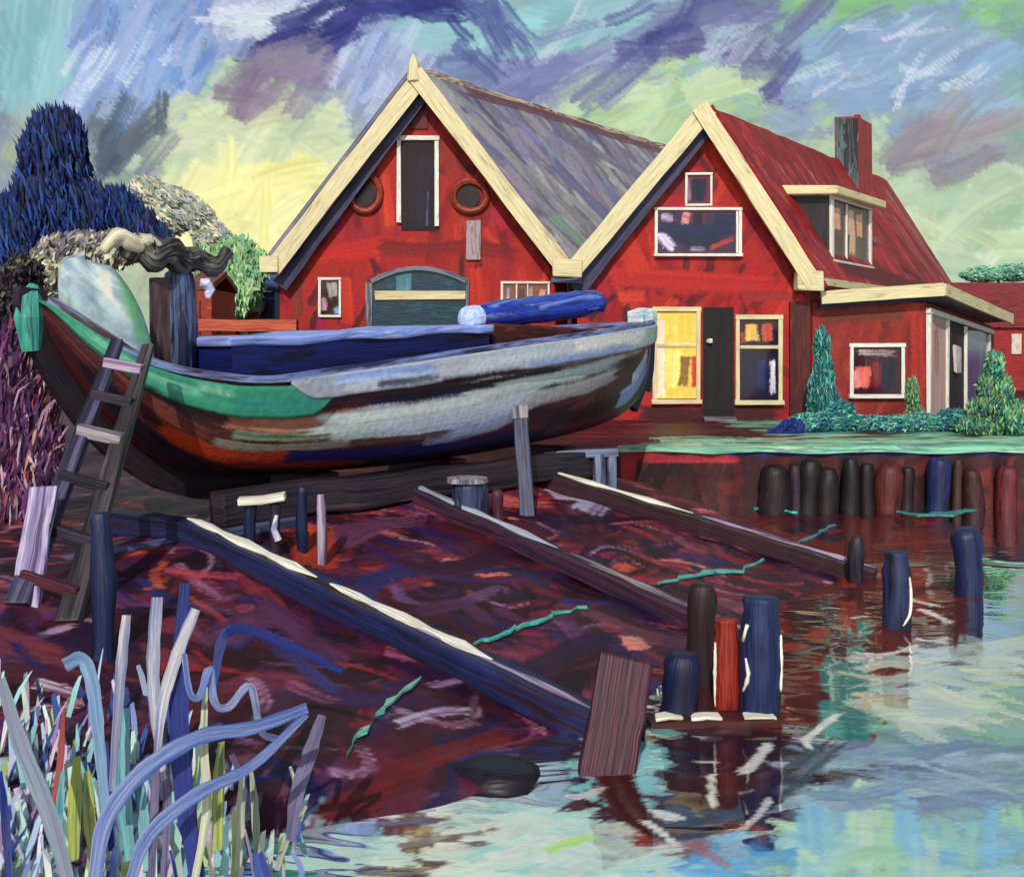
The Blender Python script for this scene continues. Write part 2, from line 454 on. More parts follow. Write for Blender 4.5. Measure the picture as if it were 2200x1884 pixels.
# ================================================================== SKY
def build_sky():
    R = 420.0
    xs = np.concatenate([np.linspace(-7200, -460, 60), np.arange(-420, 2500, 4.5), np.linspace(2540, 9200, 60)])
    ys = np.concatenate([np.linspace(-2300, -760, 40), np.linspace(-740, -12, 120), np.arange(0, 700, 4.0), np.linspace(702, 860, 10)])
    rows = {
        -760: '#9ab8c8 #a8c4c8 #a8c8c0 #b0c8c8 #a0b8c8 #a8c8b8 #b8c8b0 #a8c0c0 #a0bcc8 #a8c8b8 #98b0c4 #a8c4b0 #9cb8c0 #a8c8b0 #a0bcb8',
        -400: '#b8d4d0 #b0d0d0 #b8d8c8 #c0dcc8 #b0d4c8 #c4dcc8 #d0dcc8 #b8dcc8 #9cccc8 #a8c8d8 #84bcd8 #a4c8b8 #a8d0a8 #8cc0c8 #98c0b0',
        -250: '#a8c8d0 #a0c8cc #a8d0c0 #a8d0c8 #b0d0c0 #c0d8c8 #c8dccc #b0d4c8 #98c4c4 #90b4cc #88b0c4 #98c4a8 #a0cca4 #8cb8c8 #90b4b0',
        -100: '#98bcc8 #90b0c8 #8cacc8 #8ca0c0 #98a8c4 #98a8c0 #90a4c0 #88a0bc #8ca4bc #8898b4 #7c88ac #8894b0 #8c9cb4 #94a4b4 #90aaa8',
        0: '#93bcc8 #93bcc8 #90a8c8 #8e9cc0 #a8b4d0 #6f79a8 #88a8bc #8fbcc0 #8fbcc0 #7f86ac #6f72a0 #86b896 #8cc08a #84b894 #86b4a0',
        100: '#8fb4c4 #8aa4cc #7f98cc #6f84b8 #8a90a8 #6670a8 #6878a8 #7e98b4 #8890bc #7878a8 #6f7098 #8896b0 #8fb0c0 #98b0c8 #8ab0a8',
        200: '#8a93a4 #8f9cc0 #8098cc #62749c #8a86a0 #8a9cc0 #a0a8c8 #6a6aa0 #7a80b0 #a4c0a0 #8a86a8 #8890b4 #90a8c0 #98a8b8 #8aa8a0',
        300: '#8a98a8 #8a9cb0 #80988c #b4ccb0 #c8d8b0 #a8c0a0 #a0a0b0 #9090b0 #b0c8a0 #c8d8a8 #98b0a0 #a8bca8 #bcd0a8 #9a98a0 #98a8a0',
        400: '#98a8a8 #a0a890 #b8c4a8 #f0f0b0 #ecebb0 #d0d4a8 #b0b8a8 #b0c0a8 #c0d0a8 #b8c8a8 #b0c4a8 #b0c8a8 #a8c0a4 #b8ccb0 #b4c4b0',
        500: '#b0b4a4 #b0b49c #c4c8b0 #e8e4b4 #e4dcb0 #d0d0a8 #b8c0a8 #b8c8a8 #b8cca8 #b8cca8 #b4c8a8 #b4c8a8 #b8cca8 #c0d0b0 #b4ccb0',
        600: '#a8b8a4 #a8b8a0 #a8c0a0 #b8c8a0 #c8cca8 #c0c8a8 #b8c8a8 #b4c8a8 #b4c8a8 #b4c8a8 #b4c8a8 #b4c8a8 #b4c8ac #b0c8b0 #a8c4b0',
        860: '#a8b8a4 #a8b8a0 #a8c0a0 #b8c8a0 #c8cca8 #c0c8a8 #b8c8a8 #b4c8a8 #b4c8a8 #b4c8a8 #b4c8a8 #b4c8a8 #b4c8ac #b0c8b0 #a8c4b0'}
    ry = sorted(rows); tab = np.array([[hexs(c) for c in rows[k].split()] for k in ry]); rx = np.arange(15) * 148.0
    under = Canvas(rx, ry, '#ffffff'); under.c = tab
    cv = Canvas(xs, ys, '#a0b4b8')
    gx, gy = np.meshgrid(xs, ys); cv.c = under.sample(gx, gy)
    uc = lambda x, y: under.sample(np.array(x), np.array(y))
    # loose wind-blown cloud brushwork all over the vault, finer towards the horizon
    cv.scatter(420, uc, (-5000, -2200, 7000, -500), (500, 1300), (120, 300), -.4, 1.0, dry=.3, op=.6)
    cv.scatter(520, uc, (-500, -760, 2550, 20), (140, 420), (40, 110), -.45, .8, dry=.5, op=.75)
    ang = lambda x, y: -1.0 if x < 760 and y < 330 else (-.45 if x < 1500 else -.5)
    cv.scatter(700, uc, (-100, -20, 2180, 620), (60, 200), (20, 64), ang, .7, dry=.7, op=.6)
    S = cv.stroke
    # cloud banks and streaks, each at its own bearing
    S([(-60, 120), (20, 60), (40, -20)], 110, '#93c0c8', '#8fbcc8', .2)
    for k in range(16):
        x = 130 + k * 19 + random.uniform(-12, 12)
        S([(x + 85, 20 + random.uniform(-20, 60)), (x + 30, 130), (x - 20, 215 + random.uniform(-18, 14))], random.uniform(22, 46),
          random.choice(['#7c9ad2', '#8aa6d4', '#96aed0', '#8896c0', '#6c88cc', '#a0b0d0']), random.choice(['#a8bce0', '#6c80c0', '#9aa0c8']), .6)
    S([(100, 190), (105, 165), (230, 190), (300, 205)], 26, '#c0d0f0', '#8ea6e0', .9)
    S([(405, 60), (395, 140), (330, 200), (260, 290), (200, 350)], 40, '#5a5c86', '#5c6470', .6)
    S([(250, 215), (210, 240), (185, 300)], 60, '#5e6f78', '#6c7478', .5)
    S([(410, 120), (490, 130)], 22, '#141a48', '#1c2450', .3)
    S([(520, 110), (620, 100), (700, 160)], 90, '#8a84a0', '#94889c', .5)
    S([(500, 170), (580, 150), (720, 200)], 80, '#8c7c90', '#9a8e9c', .6)
    S([(560, 215), (620, 130), (680, 90)], 40, '#a49aac', '#8a7c94', .8)
    S([(420, 40), (520, 20), (560, 60), (600, 30)], 60, '#b8c0d8', '#e0e6f0', .8)
    S([(560, 75), (640, 20), (760, 5), (880, 10), (950, 30)], 44, '#3e4280', '#5c5c94', .55)
    S([(930, 10), (960, 70), (1000, 100), (1060, 140)], 40, '#34397c', '#5a6298', .75)
    S([(560, 90), (640, 60), (700, 70)], 50, '#4c4a80', '#75709c', .6)
    for k in range(7):
        x = 690 + k * 22
        S([(x + 90, 50), (x + 30, 130), (x - 40, 210)], 30, random.choice(['#98a8cc', '#b4c0dc', '#8896c0', '#a0b0d4']), '#c4cce4', .8)
    S([(870, 60), (960, 55), (1090, 40), (1250, 30)], 70, '#90bec4', '#98c0c8', .3)
    S([(1000, 90), (1060, 130), (1010, 150)], 46, '#5e64a0', '#7a84b4', .7)
    S([(1000, 170), (1080, 150), (1200, 90), (1330, 60)], 80, '#8890bc', '#9a98c0', .6)
    S([(1060, 200), (1150, 180), (1260, 110)], 50, '#7478ac', '#8088b8', .7)
    S([(1290, 60), (1360, 10), (1400, 50)], 44, '#4c5084', '#6c709c', .6)
    S([(1400, 60), (1460, 20), (1560, 60)], 70, '#5c5e90', '#7c7ca0', .6)
    S([(1500, 50), (1540, 110), (1640, 120)], 70, '#75789c', '#74908c', .6)
    S([(1330, 100), (1420, 110), (1530, 140), (1600, 190)], 80, '#74709c', '#8884a8', .6)
    S([(1560, 150), (1600, 200), (1570, 240)], 60, '#6c6a94', '#7a789c', .6)
    S([(1600, 30), (1760, 20), (1960, 25), (2090, 20)], 80, '#8cc088', '#90c490', .3)
    S([(1560, 60), (1680, 60), (1760, 50)], 40, '#84b898', '#90c8a0', .6)
    S([(1620, 130), (1740, 110), (1860, 60), (1990, 40)], 110, '#8ea6c4', '#90b4c4', .4)
    S([(1660, 190), (1800, 170), (1900, 150), (2040, 110)], 110, '#94a8c8', '#98b4c8', .4)
    S([(1640, 210), (1720, 160)], 40, '#a4b0d0', '#8c9cc4', .7)
    S([(1800, 18), (1812, 50), (1840, 25)], 14, '#d8e4f0', '#c4d4e8', .5)
    S([(1900, 110), (1985, 85)], 12, '#ccd4e8', '#b0c0dc', .7)
    S([(2050, 0), (2040, 130), (2060, 300)], 60, '#8ab4a4', '#8cb09c', .4)
    # green-white banks between the clouds
    S([(1130, 220), (1200, 190), (1260, 175), (1330, 190)], 80, '#a8cca0', '#b4d0a4', .4)
    S([(1180, 250), (1290, 230), (1420, 190), (1520, 200)], 80, '#c4d6a4', '#b8d0a4', .4)
    S([(1300, 200), (1350, 130), (1370, 105)], 80, '#b4d0a4', '#cadaa8', .4)
    S([(1380, 130), (1450, 170), (1540, 220)], 60, '#9cc49c', '#a8c8a0', .5)
    S([(1470, 210), (1600, 250), (1650, 290)], 50, '#9cb4b0', '#8894b0', .6)
    S([(1650, 215), (1700, 200), (1790, 190)], 40, '#78a8b0', '#84b0ac', .5)
    S([(1650, 250), (1680, 215)], 60, '#a8cc98', '#b0d0a0', .4)
    S([(1770, 240), (1800, 300), (1840, 420)], 60, '#b4ccaa', '#bcd0ac', .4)
    S([(1800, 280), (1850, 250), (1900, 210)], 70, '#8ca0bc', '#94a4b8', .5)
    S([(1850, 320), (1920, 270), (1970, 220), (2040, 250)], 90, '#9a98a4', '#a49a9c', .4)
    S([(1880, 330), (1950, 340), (2050, 320)], 60, '#94a0b0', '#9c9ca8', .5)
    S([(1935, 330), (1945, 400), (1938, 440)], 34, '#8c9cb8', '#9aacb4', .4)
    S([(1820, 400), (1900, 460), (1900, 500)], 90, '#b8cca8', '#c4d4b0', .3)
    S([(1960, 390), (2030, 380), (2090, 440)], 90, '#b8ccb0', '#c0d0b4', .3)
    S([(1900, 500), (2000, 500), (2090, 510)], 60, '#bcd0b0', '#b0ccac', .3)
    # the bright lemon gap low on the left
    S([(300, 260), (330, 220), (420, 150), (440, 140)], 60, '#84b498', '#90bca0', .4)
    S([(420, 170), (450, 140), (470, 190)], 70, '#b4ccb0', '#c0d4b4', .3)
    S([(300, 330), (340, 270), (460, 230), (560, 260)], 110, '#bccfb0', '#c4d4b4', .3)
    S([(480, 220), (560, 190), (620, 210), (720, 210)], 60, '#98b4a0', '#a8c0a0', .5)
    S([(360, 330), (500, 290), (640, 280), (730, 250)], 100, '#c8d6b0', '#d0d8b4', .3)
    S([(600, 190), (640, 230)], 30, '#84bc9c', '#90c0a0', .4)
    S([(440, 380), (520, 380), (640, 360), (690, 300)], 110, '#e8e8b0', '#f0efb4', .25)
    S([(420, 400), (480, 440), (540, 480)], 100, '#f2f1b2', '#f6f4c0', .2)
    S([(480, 470), (540, 500), (600, 420)], 80, '#ece4b4', '#e8dcb0', .35)
    S([(330, 370), (420, 350), (470, 370)], 34, '#e4e0a0', '#d8d0a0', .5)
    S([(250, 310), (300, 350), (340, 400), (400, 430)], 46, '#a8acc0', '#c4c4c4', .5)
    S([(290, 410), (360, 410), (420, 450), (450, 500), (480, 520)], 44, '#d8ccb0', '#e0d8b8', .3)
    S([(390, 390), (430, 430), (450, 480)], 18, '#a0b0d0', '#b8c0cc', .5)
    S([(330, 440), (390, 450), (410, 490)], 46, '#a4b894', '#b0b89c', .3)
    S([(0, 200), (60, 180), (50, 260), (20, 340)], 60, '#a4a89c', '#b4b8a8', .5)
    S([(20, 330), (60, 230), (80, 185)], 34, '#aab494', '#b4bca0', .4)
    S([(80, 190), (110, 185)], 30, '#c0b8a8', '#b0b0b8', .4)
    # broken dry touches that soften the banks into one another
    snap = Canvas(xs, ys, '#000000'); snap.c = cv.c.copy()
    def near(x, y): return np.clip(snap.sample(np.array(x + random.gauss(0, 22)), np.array(y + random.gauss(0, 22))) * random.uniform(.94, 1.07), 0, 1)
    cv.scatter(1300, near, (-60, -10, 2140, 640), (36, 120), (10, 34), lambda x, y: -1.0 if x < 760 and y < 300 else random.choice((-.5, .2, -1.0)), .5, dry=.95, op=.6)
    lem = lambda x, y: hexs(random.choice(['#f4f2b4', '#f0eeb0', '#f6f4c4', '#ecea b0'.replace(' ', ''), '#e8e8b4']))
    cv.scatter(110, lem, (380, 340, 680, 500), (60, 160), (24, 60), -.6, .4, dry=.6, op=.7)
    def over(n, pal, box, ln, wd, ang, sp=.3, dry=.6, op=.7): cv.scatter(n, pal, box, ln, wd, ang, sp, dry=dry, op=op, curve=.2)
    over(26, ['#90c0c8', '#9cc4cc', '#88b8c4', '#98c8cc'], (-40, -10, 130, 170), (90, 220), (40, 90), 1.5)
    over(34, ['#8cbcc4', '#98c4c8', '#90b8c4', '#a0c8cc'], (860, 0, 1320, 80), (110, 260), (34, 70), -.06, .15)
    over(60, ['#86a6d6', '#7c9ad0', '#98b2dc', '#90a8d4', '#a8bce0', '#6c8ccc'], (150, 20, 410, 200), (90, 200), (20, 46), -1.08, .15)
    over(26, ['#c8d6f0', '#dce6f6', '#b4c8ec'], (130, 60, 420, 220), (60, 150), (10, 26), -1.08, .15, .9, .75)
    over(26, ['#a4b4d8', '#b8c4e0', '#c8d2e8', '#8c9ccc'], (680, 60, 850, 220), (70, 160), (14, 34), -1.0, .15, .7)
    over(24, ['#d4dcea', '#e4eaf2', '#b0bcd4'], (420, 0, 720, 60), (80, 170), (16, 40), -.1, .4, .7)
    over(18, ['#3a3e7e', '#4a4c88', '#2e3270'], (560, 5, 720, 90), (90, 190), (18, 44), -.65, .2, .7)
    over(14, ['#3a3e7e', '#4a5090', '#343878'], (720, 0, 950, 34), (90, 200), (14, 34), -.05, .15, .7)
    over(12, ['#383c7c', '#4c5290', '#5c649c'], (930, 10, 1060, 140), (70, 140), (18, 40), .95, .25, .7)
    over(46, ['#90acc8', '#94b0cc', '#a0b4d0', '#98b8c8', '#8ca4c8'], (1620, 60, 2040, 230), (90, 200), (30, 70), -.35, .3)
    over(16, ['#c8d4e4', '#b8c8e0', '#dce4ee'], (1680, 40, 2000, 180), (60, 150), (10, 24), -.4, .2, .9, .75)
    over(20, ['#a0b4c8', '#b4c4d4', '#c8d4dc', '#98b0c0'], (1060, 40, 1640, 190), (80, 180), (16, 40), -.45, .25, .8, .7)
    over(34, ['#b8d4a8', '#c8dcae', '#a8cca0', '#d0e0b8'], (1150, 160, 1500, 290), (80, 180), (26, 60), -.35, .35)
    over(30, ['#c4d8b0', '#b8d0b0', '#ccdcb8', '#acc8a8'], (1780, 380, 2090, 540), (90, 190), (36, 80), -.3, .6, .45)
    over(44, ['#ccd8b4', '#d8dfb8', '#c4d4b4', '#d4dcb0'], (320, 220, 720, 330), (80, 190), (30, 70), -.4, .5, .5)
    over(60, ['#f8f2a0', '#f8f4b0', '#f4eea0', '#f6eea8'], (390, 350, 640, 510), (70, 180), (30, 70), -.6, .5, .45, .8)
    over(8, ['#8088ac', '#6a6c9c', '#8488b4'], (1060, 60, 1340, 190), (100, 220), (24, 60), -.5, .2, .7)
    over(9, ['#747aa2', '#5c5c90', '#7c7aa4'], (1330, 0, 1640, 190), (100, 220), (26, 60), -.35, .35, .7)
    over(5, ['#565a90', '#444684'], (1270, 0, 1420, 90), (80, 150), (24, 46), -.7, .3, .7)
    over(10, ['#8a7c94', '#94889c', '#7c6c84'], (480, 100, 720, 210), (80, 170), (30, 60), -.5, .4, .6)
    over(10, ['#9a949c', '#a49a9c', '#8c8894'], (1830, 220, 2050, 330), (90, 180), (30, 60), -.6, .3, .6)
    over(12, ['#5c6a74', '#4c5870', '#6a7480'], (200, 210, 330, 330), (80, 170), (20, 44), -.95, .25)
    th = np.stack([(gx - CX) / F, np.ones_like(gx), (Y0 - gy) / F], -1)
    th /= np.linalg.norm(th, axis=-1, keepdims=True)
    P = th * R + np.array([0, 0, H0])
    m, N, L = new_mat('painted clouds')
    a = N.new('ShaderNodeVertexColor'); a.layer_name = 'Col'
    e = N.new('ShaderNodeEmission'); L.new(a.outputs['Color'], e.inputs['Color']); e.inputs['Strength'].default_value = 1.04
    link_out(N, L, e.outputs['Emission'])
    m.cycles.emission_sampling = 'NONE'
    o = grid_mesh('sky', P, cv.c, m, origin=(0, 0, 0))
    info(o, 'swirling sky of blue, violet and pale green cloud with a lemon gap', kind='structure')


# ================================================================== GROUND AND WATER
def build_ground():
    xs = np.concatenate([np.linspace(-500, -16, 24), np.arange(-15, -5, .06), np.arange(-5, 5.4, .03), np.arange(5.5, 16, .25), np.linspace(17, 500, 30)])
    ys = [-300, -120, -40, -10, 0, 2, 3, 4]
    y = 4.3
    while y < 20.3: ys.append(y); y += .0022 * y + .006 if y < 9 else .0035 * y
    ys += [20.32, 20.5] + list(np.arange(20.7, 34, .22)) + list(np.linspace(35, 500, 30))
    cv = Canvas(xs, ys, '#3a1620')
    mud = ['#3a1018', '#4a1620', '#5a1c26', '#2a0c18', '#3c1c38', '#54284a', '#6a2030', '#241228', '#48182a', '#301420', '#6a3848', '#3e1a30']
    hot = ['#a83020', '#c0503c', '#7a1c24', '#902428', '#5a1420', '#d88068', '#701824']
    purp = ['#5a2c5c', '#7a4a7c', '#3c1c44', '#2c1838', '#6a3460', '#a890b0', '#401c30', '#8a5a80', '#a04a40']
    cv.scatter(900, mud, (-7, 4, 5.4, 20), (.5, 1.7), (.1, .34), -.5, .9, dry=.5, op=.95, curve=.45)
    cv.scatter(260, purp, (-8, 6, -3.2, 15), (.4, 1.4), (.07, .26), .6, .8, dry=.5)
    cv.scatter(200, hot, (-5, 11, 4.4, 20), (.5, 1.5), (.1, .3), .1, .5, dry=.6)
    cv.scatter(300, ['#3a1426', '#2c1022', '#44203c', '#52264a', '#301018'], (-3, 7, 4.4, 15), (.4, 1.3), (.06, .2), .0, 1.2, dry=.5, curve=.8)
    cv.scatter(90, ['#80607c', '#9a7890', '#b8a0b4', '#7c3038', '#a04848', '#6a4a70'], (-4, 7, 4.4, 17), (.15, .6), (.03, .08), .2, .7, dry=.9, op=.8)
    cv.scatter(150, ['#b03a2a', '#c86048', '#9a2a24', '#d89478'], (-7, 10.4, -4, 14), (.2, .7), (.05, .16), .8, .6, dry=.6)
    cv.scatter(150, ['#2a0c18', '#5c1c2c', '#1c0c1c', '#6a2038', '#3a1c48', '#481420', '#7c2c38', '#241030'], (-4.5, 6.5, 4.6, 17), (.9, 2.4), (.2, .5), -.3, .8, dry=.6, curve=.6)
    cv.scatter(60, ['#1c1a48', '#2a2c64', '#28184c', '#342058'], (-4.5, 6.5, 3, 14), (.5, 1.6), (.1, .3), -.4, .8, dry=.7, curve=.6)
    cv.scatter(60, ['#8c5c7c', '#a87c98', '#7c4c70', '#b48ca8', '#985068'], (-4.5, 6.5, 4, 15), (.4, 1.2), (.06, .16), .2, .8, dry=1.1, op=.8, curve=.9)
    cv.scatter(160, ['#2a0e1c', '#3c1428', '#1c0c18', '#4c1c34', '#5c2020', '#341030'], (-9, 9, -3.4, 16), (.5, 1.8), (.12, .36), .3, .7, dry=.5)
    cv.scatter(70, ['#c05038', '#a83a28', '#d88870', '#b85a8c', '#9c7090'], (-6.5, 9, -3.2, 13.5), (.25, .8), (.05, .14), .9, .5, dry=.8)
    cv.scatter(110, ['#a02838', '#b84048', '#8c1c2c', '#c86068', '#a84058', '#d89898', '#9a2420'], (-4, 8, 4.4, 18.5), (.3, 1.0), (.05, .16), .1, .7, dry=.8, op=.85, curve=.5)
    # pale wet shelf by the reeds
    cv.scatter(160, ['#a0c8b4', '#b8d4a8', '#8cb8b0', '#c4d4b0', '#98b4c0', '#b8c870', '#7ca8a0', '#d0c8bc'], (-2.9, 4.3, -.9, 6.9), (.12, .5), (.04, .14), 1.2, .6, dry=.6)
    cv.scatter(60, ['#a8c060', '#c8c858', '#88a85c', '#b8b0c0'], (-2.8, 4.5, -2.0, 6.4), (.12, .4), (.04, .12), 1.3, .4, dry=.6)
    cv.scatter(70, ['#78406c', '#8a6888', '#5a3060', '#b8a0bc'], (-3.4, 4.3, -2.2, 7), (.12, .5), (.04, .12), 1.0, .6, dry=.6)
    cv.scatter(240, ['#b8d8d0', '#d0dcd0', '#e0d8dc', '#a8c8d4', '#c8b8cc', '#9cc0b8', '#c4d4a8', '#8ca8c8', '#dcc4cc'], (-3.4, 4.3, -1.1, 6.7), (.15, .55), (.04, .13), 1.1, .6, dry=.6)
    cv.scatter(90, ['#5c2850', '#3c2468', '#2a3478', '#7c3040', '#4c1c34'], (-3.6, 4.3, -1.4, 7.2), (.15, .5), (.04, .12), 1.2, .5, dry=.6)
    # grass and beaten earth on the far bank
    cv.scatter(240, ['#4a1a1c', '#5c1e20', '#38141a', '#6c2424', '#2c1018', '#7a2c30'], (1, 20.6, 9, 34), (.7, 2.2), (.2, .6), .1, .3, dry=.4)
    cv.scatter(320, ['#4a9a80', '#6cb48c', '#9cccA0', '#3a8078', '#b4d8a8', '#2c6c74', '#58a890'], (6, 20.4, 16, 30), (.8, 2.4), (.14, .5), .05, .2, dry=.4)
    cv.scatter(160, ['#4a9a80', '#6cb48c', '#3a8078', '#9ccca0', '#b4d8a8'], (3.0, 20.4, 16, 21.6), (.6, 2.2), (.1, .34), .03, .12, dry=.5)
    cv.scatter(200, ['#6cb494', '#8cc8a4', '#a8d4a8', '#54a088', '#b8dcb0'], (3.4, 20.4, 16, 23.4), (.8, 2.4), (.16, .4), .03, .12, dry=.5)
    cv.scatter(60, ['#b4d8a0', '#a8cc80', '#d0e0b4'], (3.2, 20.4, 14, 21.0), (.5, 1.8), (.1, .22), .03, .1, dry=.5)
    cv.scatter(120, ['#6a2030', '#3a1828', '#7c3044', '#4c2844'], (-16, 14, -2, 34), (.7, 2.4), (.2, .6), .3, .5, dry=.4)
    # authored marks in the mud, in plan
    def g(*pp):
        o = []
        for px, py in pp:
            d = ground_hit(px, py); o.append((X(px, d), d))
        return o
    cv.stroke(g((1110, 1000), (1200, 1010), (1180, 1040)), .5, '#b8a8c0', '#8aa8b8', .6)
    cv.stroke(g((980, 975), (1060, 985), (1100, 1000)), .5, '#d08070', '#b84030', .6)
    cv.stroke(g((1000, 1010), (1120, 1020)), .45, '#c86050', '#7c3040', .6)
    cv.stroke(g((800, 1180), (820, 1215), (900, 1225), (1010, 1190), (1015, 1200)), .16, '#6a4a70', '#4a2848', .5)
    cv.stroke(g((1030, 1100), (960, 1140), (860, 1150), (800, 1130)), .3, '#2c1020', '#3c1830', .4)
    cv.stroke(g((680, 1100), (760, 1060), (850, 1050)), .34, '#5a3048', '#704058', .5)
    cv.stroke(g((1060, 1370), (1180, 1300), (1290, 1290)), .3, '#3a1628', '#1c1638', .4)
    cv.stroke(g((1260, 1300), (1310, 1300)), .3, '#c87068', '#e0a090', .5)
    cv.stroke(g((720, 1640), (820, 1560), (980, 1500), (1050, 1480)), .22, '#5a181c', '#7c2420', .5)
    cv.stroke(g((640, 1660), (760, 1600), (880, 1560)), .2, '#6a1c1c', '#4a1420', .5)
    cv.stroke(g((800, 1465), (880, 1440), (960, 1435)), .12, '#b8a8c4', '#78587c', .6)
    cv.stroke(g((640, 1060), (630, 1150)), .5, '#b04028', '#7c2420', .4)
    cv.stroke(g((700, 1000), (730, 1040)), .5, '#c0482c', '#8c2c24', .4)
    cv.stroke(g((840, 1240), (930, 1220), (1000, 1270)), .25, '#48203c', '#5c2c4c', .5)
    cv.stroke(g((560, 1310), (640, 1370), (700, 1400)), .18, '#2c2c60', '#48386c', .5)
    cv.stroke(g((420, 1300), (560, 1250), (690, 1340)), .3, '#5a2c50', '#401a30', .5)
    cv.stroke(g((70, 1380), (140, 1400), (200, 1420)), .16, '#e0d4e0', '#c0a0b8', .8)
    cv.stroke(g((60, 1440), (130, 1430), (210, 1400)), .14, '#d8c8d4', '#b03828', .8)
    cv.stroke(g((90, 1480), (200, 1440), (330, 1410)), .1, '#3a2440', '#5c3444', .5)
    gx, gy = np.meshgrid(xs, ys)
    z = land(gx, gy)
    P = np.stack([gx, gy, z], -1)
    o = grid_mesh('ground', P, cv.c, GROUNDP, origin=(0, 0, 0))
    info(o, 'dark maroon mud of the slipway yard rising from the water', kind='structure')


def build_water():
    m, N, L = new_mat('canal water')
    tc = N.new('ShaderNodeTexCoord')
    mp = N.new('ShaderNodeMapping'); mp.inputs['Scale'].default_value = (.8, 1.5, 1); mp.inputs['Rotation'].default_value = (0, 0, .2)
    L.new(tc.outputs['Object'], mp.inputs['Vector'])
    n = N.new('ShaderNodeTexNoise'); n.inputs['Scale'].default_value = 1.0; n.inputs['Detail'].default_value = 2.0; n.inputs['Distortion'].default_value = 1.2
    L.new(mp.outputs['Vector'], n.inputs['Vector'])
    b = N.new('ShaderNodeBump'); b.inputs['Strength'].default_value = 1.0; b.inputs['Distance'].default_value = .014
    L.new(n.outputs['Fac'], b.inputs['Height'])
    g = N.new('ShaderNodeBsdfGlossy'); g.inputs['Roughness'].default_value = .03; g.inputs['Color'].default_value = (.93, .95, .96, 1)
    L.new(b.outputs['Normal'], g.inputs['Normal'])
    # painted reflections of houses and sky, plus foam: stroke colours with their own opacity
    xs = np.concatenate([[-300, -60, -20], np.arange(-9, -3, .2), np.arange(-3, 5.2, .028), np.arange(5.3, 9, .05), np.arange(9.1, 22, .3), [30, 80, 300]])
    ys = [-300, -60, 0, 3]; y = 4.2
    while y < 20.3: ys.append(y); y += .0028 * y
    ys.append(20.4)
    cv = Canvas(xs, ys, '#241c28'); fm = Canvas(xs, ys, '#202020')

    def w(*pp): return [(X(a, dwater(b)), dwater(b)) for a, b in pp]

    def reflect_foam(pts, wd, c, c2=None, op=.8, dry=.5):
        global RNG
        st = RNG.bit_generator.state
        cv.stroke(pts, wd, c, c2, dry, .2, 1.0); RNG.bit_generator.state = st
        v = '#%02x%02x%02x' % ((min(255, int(op * 255)),) * 3)
        fm.stroke(pts, wd, v, v, dry, .2, 1.0, var=0)

    def reflect_foams(n, pal, box, lw, ww, op, dry=.5, vert=0):
        for _ in range(n):
            px, py = random.uniform(box[0], box[2]), random.uniform(box[1], box[3]); L = random.uniform(*lw)
            if random.random() < vert: dx, dy = random.gauss(0, 8), L
            else: dx, dy = L, random.gauss(0, L * .22)
            q = w((px - dx / 2, max(1040, py - dy / 2)), (px + random.gauss(0, 6), max(1045, py + random.gauss(0, 8))), (px + dx / 2, max(1050, py + dy / 2)))
            d = dwater(py); c = random.choice(pal)
            reflect_foam(q, random.uniform(*ww) * 1.35 * d / F, c, random.choice(pal), op * random.uniform(.7, 1.1), dry)
    RED = ['#5c1a18', '#6c2018', '#7c261e', '#481518', '#5a1c1c', '#8a3426', '#3c1218', '#50201c']  # maroons for the house reflections painted on the water
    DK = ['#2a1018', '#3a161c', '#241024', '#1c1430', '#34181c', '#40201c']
    reflect_foams(230, RED, (1500, 1070, 1900, 1330), (60, 220), (30, 70), .8, .5, .45)
    reflect_foams(200, RED, (1390, 1180, 1660, 1460), (60, 200), (30, 60), .85, .4, .7)
    reflect_foams(130, RED + DK, (1250, 1050, 1780, 1180), (90, 260), (20, 50), .8, .5)
    reflect_foams(110, RED, (1640, 1180, 1800, 1420), (60, 180), (26, 60), .8, .5, .5)
    reflect_foams(170, DK + RED, (1250, 1500, 1640, 1650), (80, 260), (24, 60), .95, .4)
    reflect_foams(110, DK, (1190, 1430, 1440, 1560), (60, 160), (24, 60), .8, .5)
    reflect_foams(46, ['#70b8b8', '#84c4c0', '#64a8b0', '#98ccc4'], (1190, 1480, 1380, 1640), (50, 120), (26, 50), .75, .5)
    reflect_foams(90, ['#5c6c90', '#7c8cac', '#4c5078', '#8c98b4', '#6c7898', '#3c4068', '#a0acb8'], (1520, 1480, 2060, 1640), (100, 320), (16, 44), .65, .8)
    reflect_foams(26, ['#2c2c54', '#3c3c64', '#4c2c40'], (1440, 1500, 1760, 1660), (80, 220), (14, 40), .7, .7)
    reflect_foams(70, ['#2c1820', '#3a1a20', '#241c38', '#1c2048', '#34203c', '#4c201f'], (1260, 1490, 1640, 1650), (80, 240), (22, 50), .9, .6)
    reflect_foams(40, ['#343c68', '#4c5884', '#2c2c54', '#5c4c6c'], (1440, 1490, 1900, 1640), (100, 280), (14, 36), .75, .8)
    reflect_foams(30, ['#b8c8b4', '#c8ccb0', '#d0cca0', '#a8b8b4'], (1780, 1290, 2070, 1470), (80, 240), (24, 60), .6, .6)
    reflect_foams(30, ['#98c8a4', '#8cb8d0', '#6cacd8', '#a8d4a0'], (1600, 1640, 2070, 1790), (60, 180), (30, 60), .6, .5, .5)
    reflect_foams(120, ['#c0dcc8', '#a8d4cc', '#d0dcc8', '#b0d0c0', '#90c8c8', '#d8d8c4'], (820, 1640, 1400, 1800), (80, 240), (24, 56), .75, .6)  # pale sky reflection painted as strokes
    reflect_foams(10, ['#4ca0d8', '#6cb4e0', '#3c8cc8'], (1330, 1690, 1600, 1780), (80, 200), (24, 44), .8, .5)
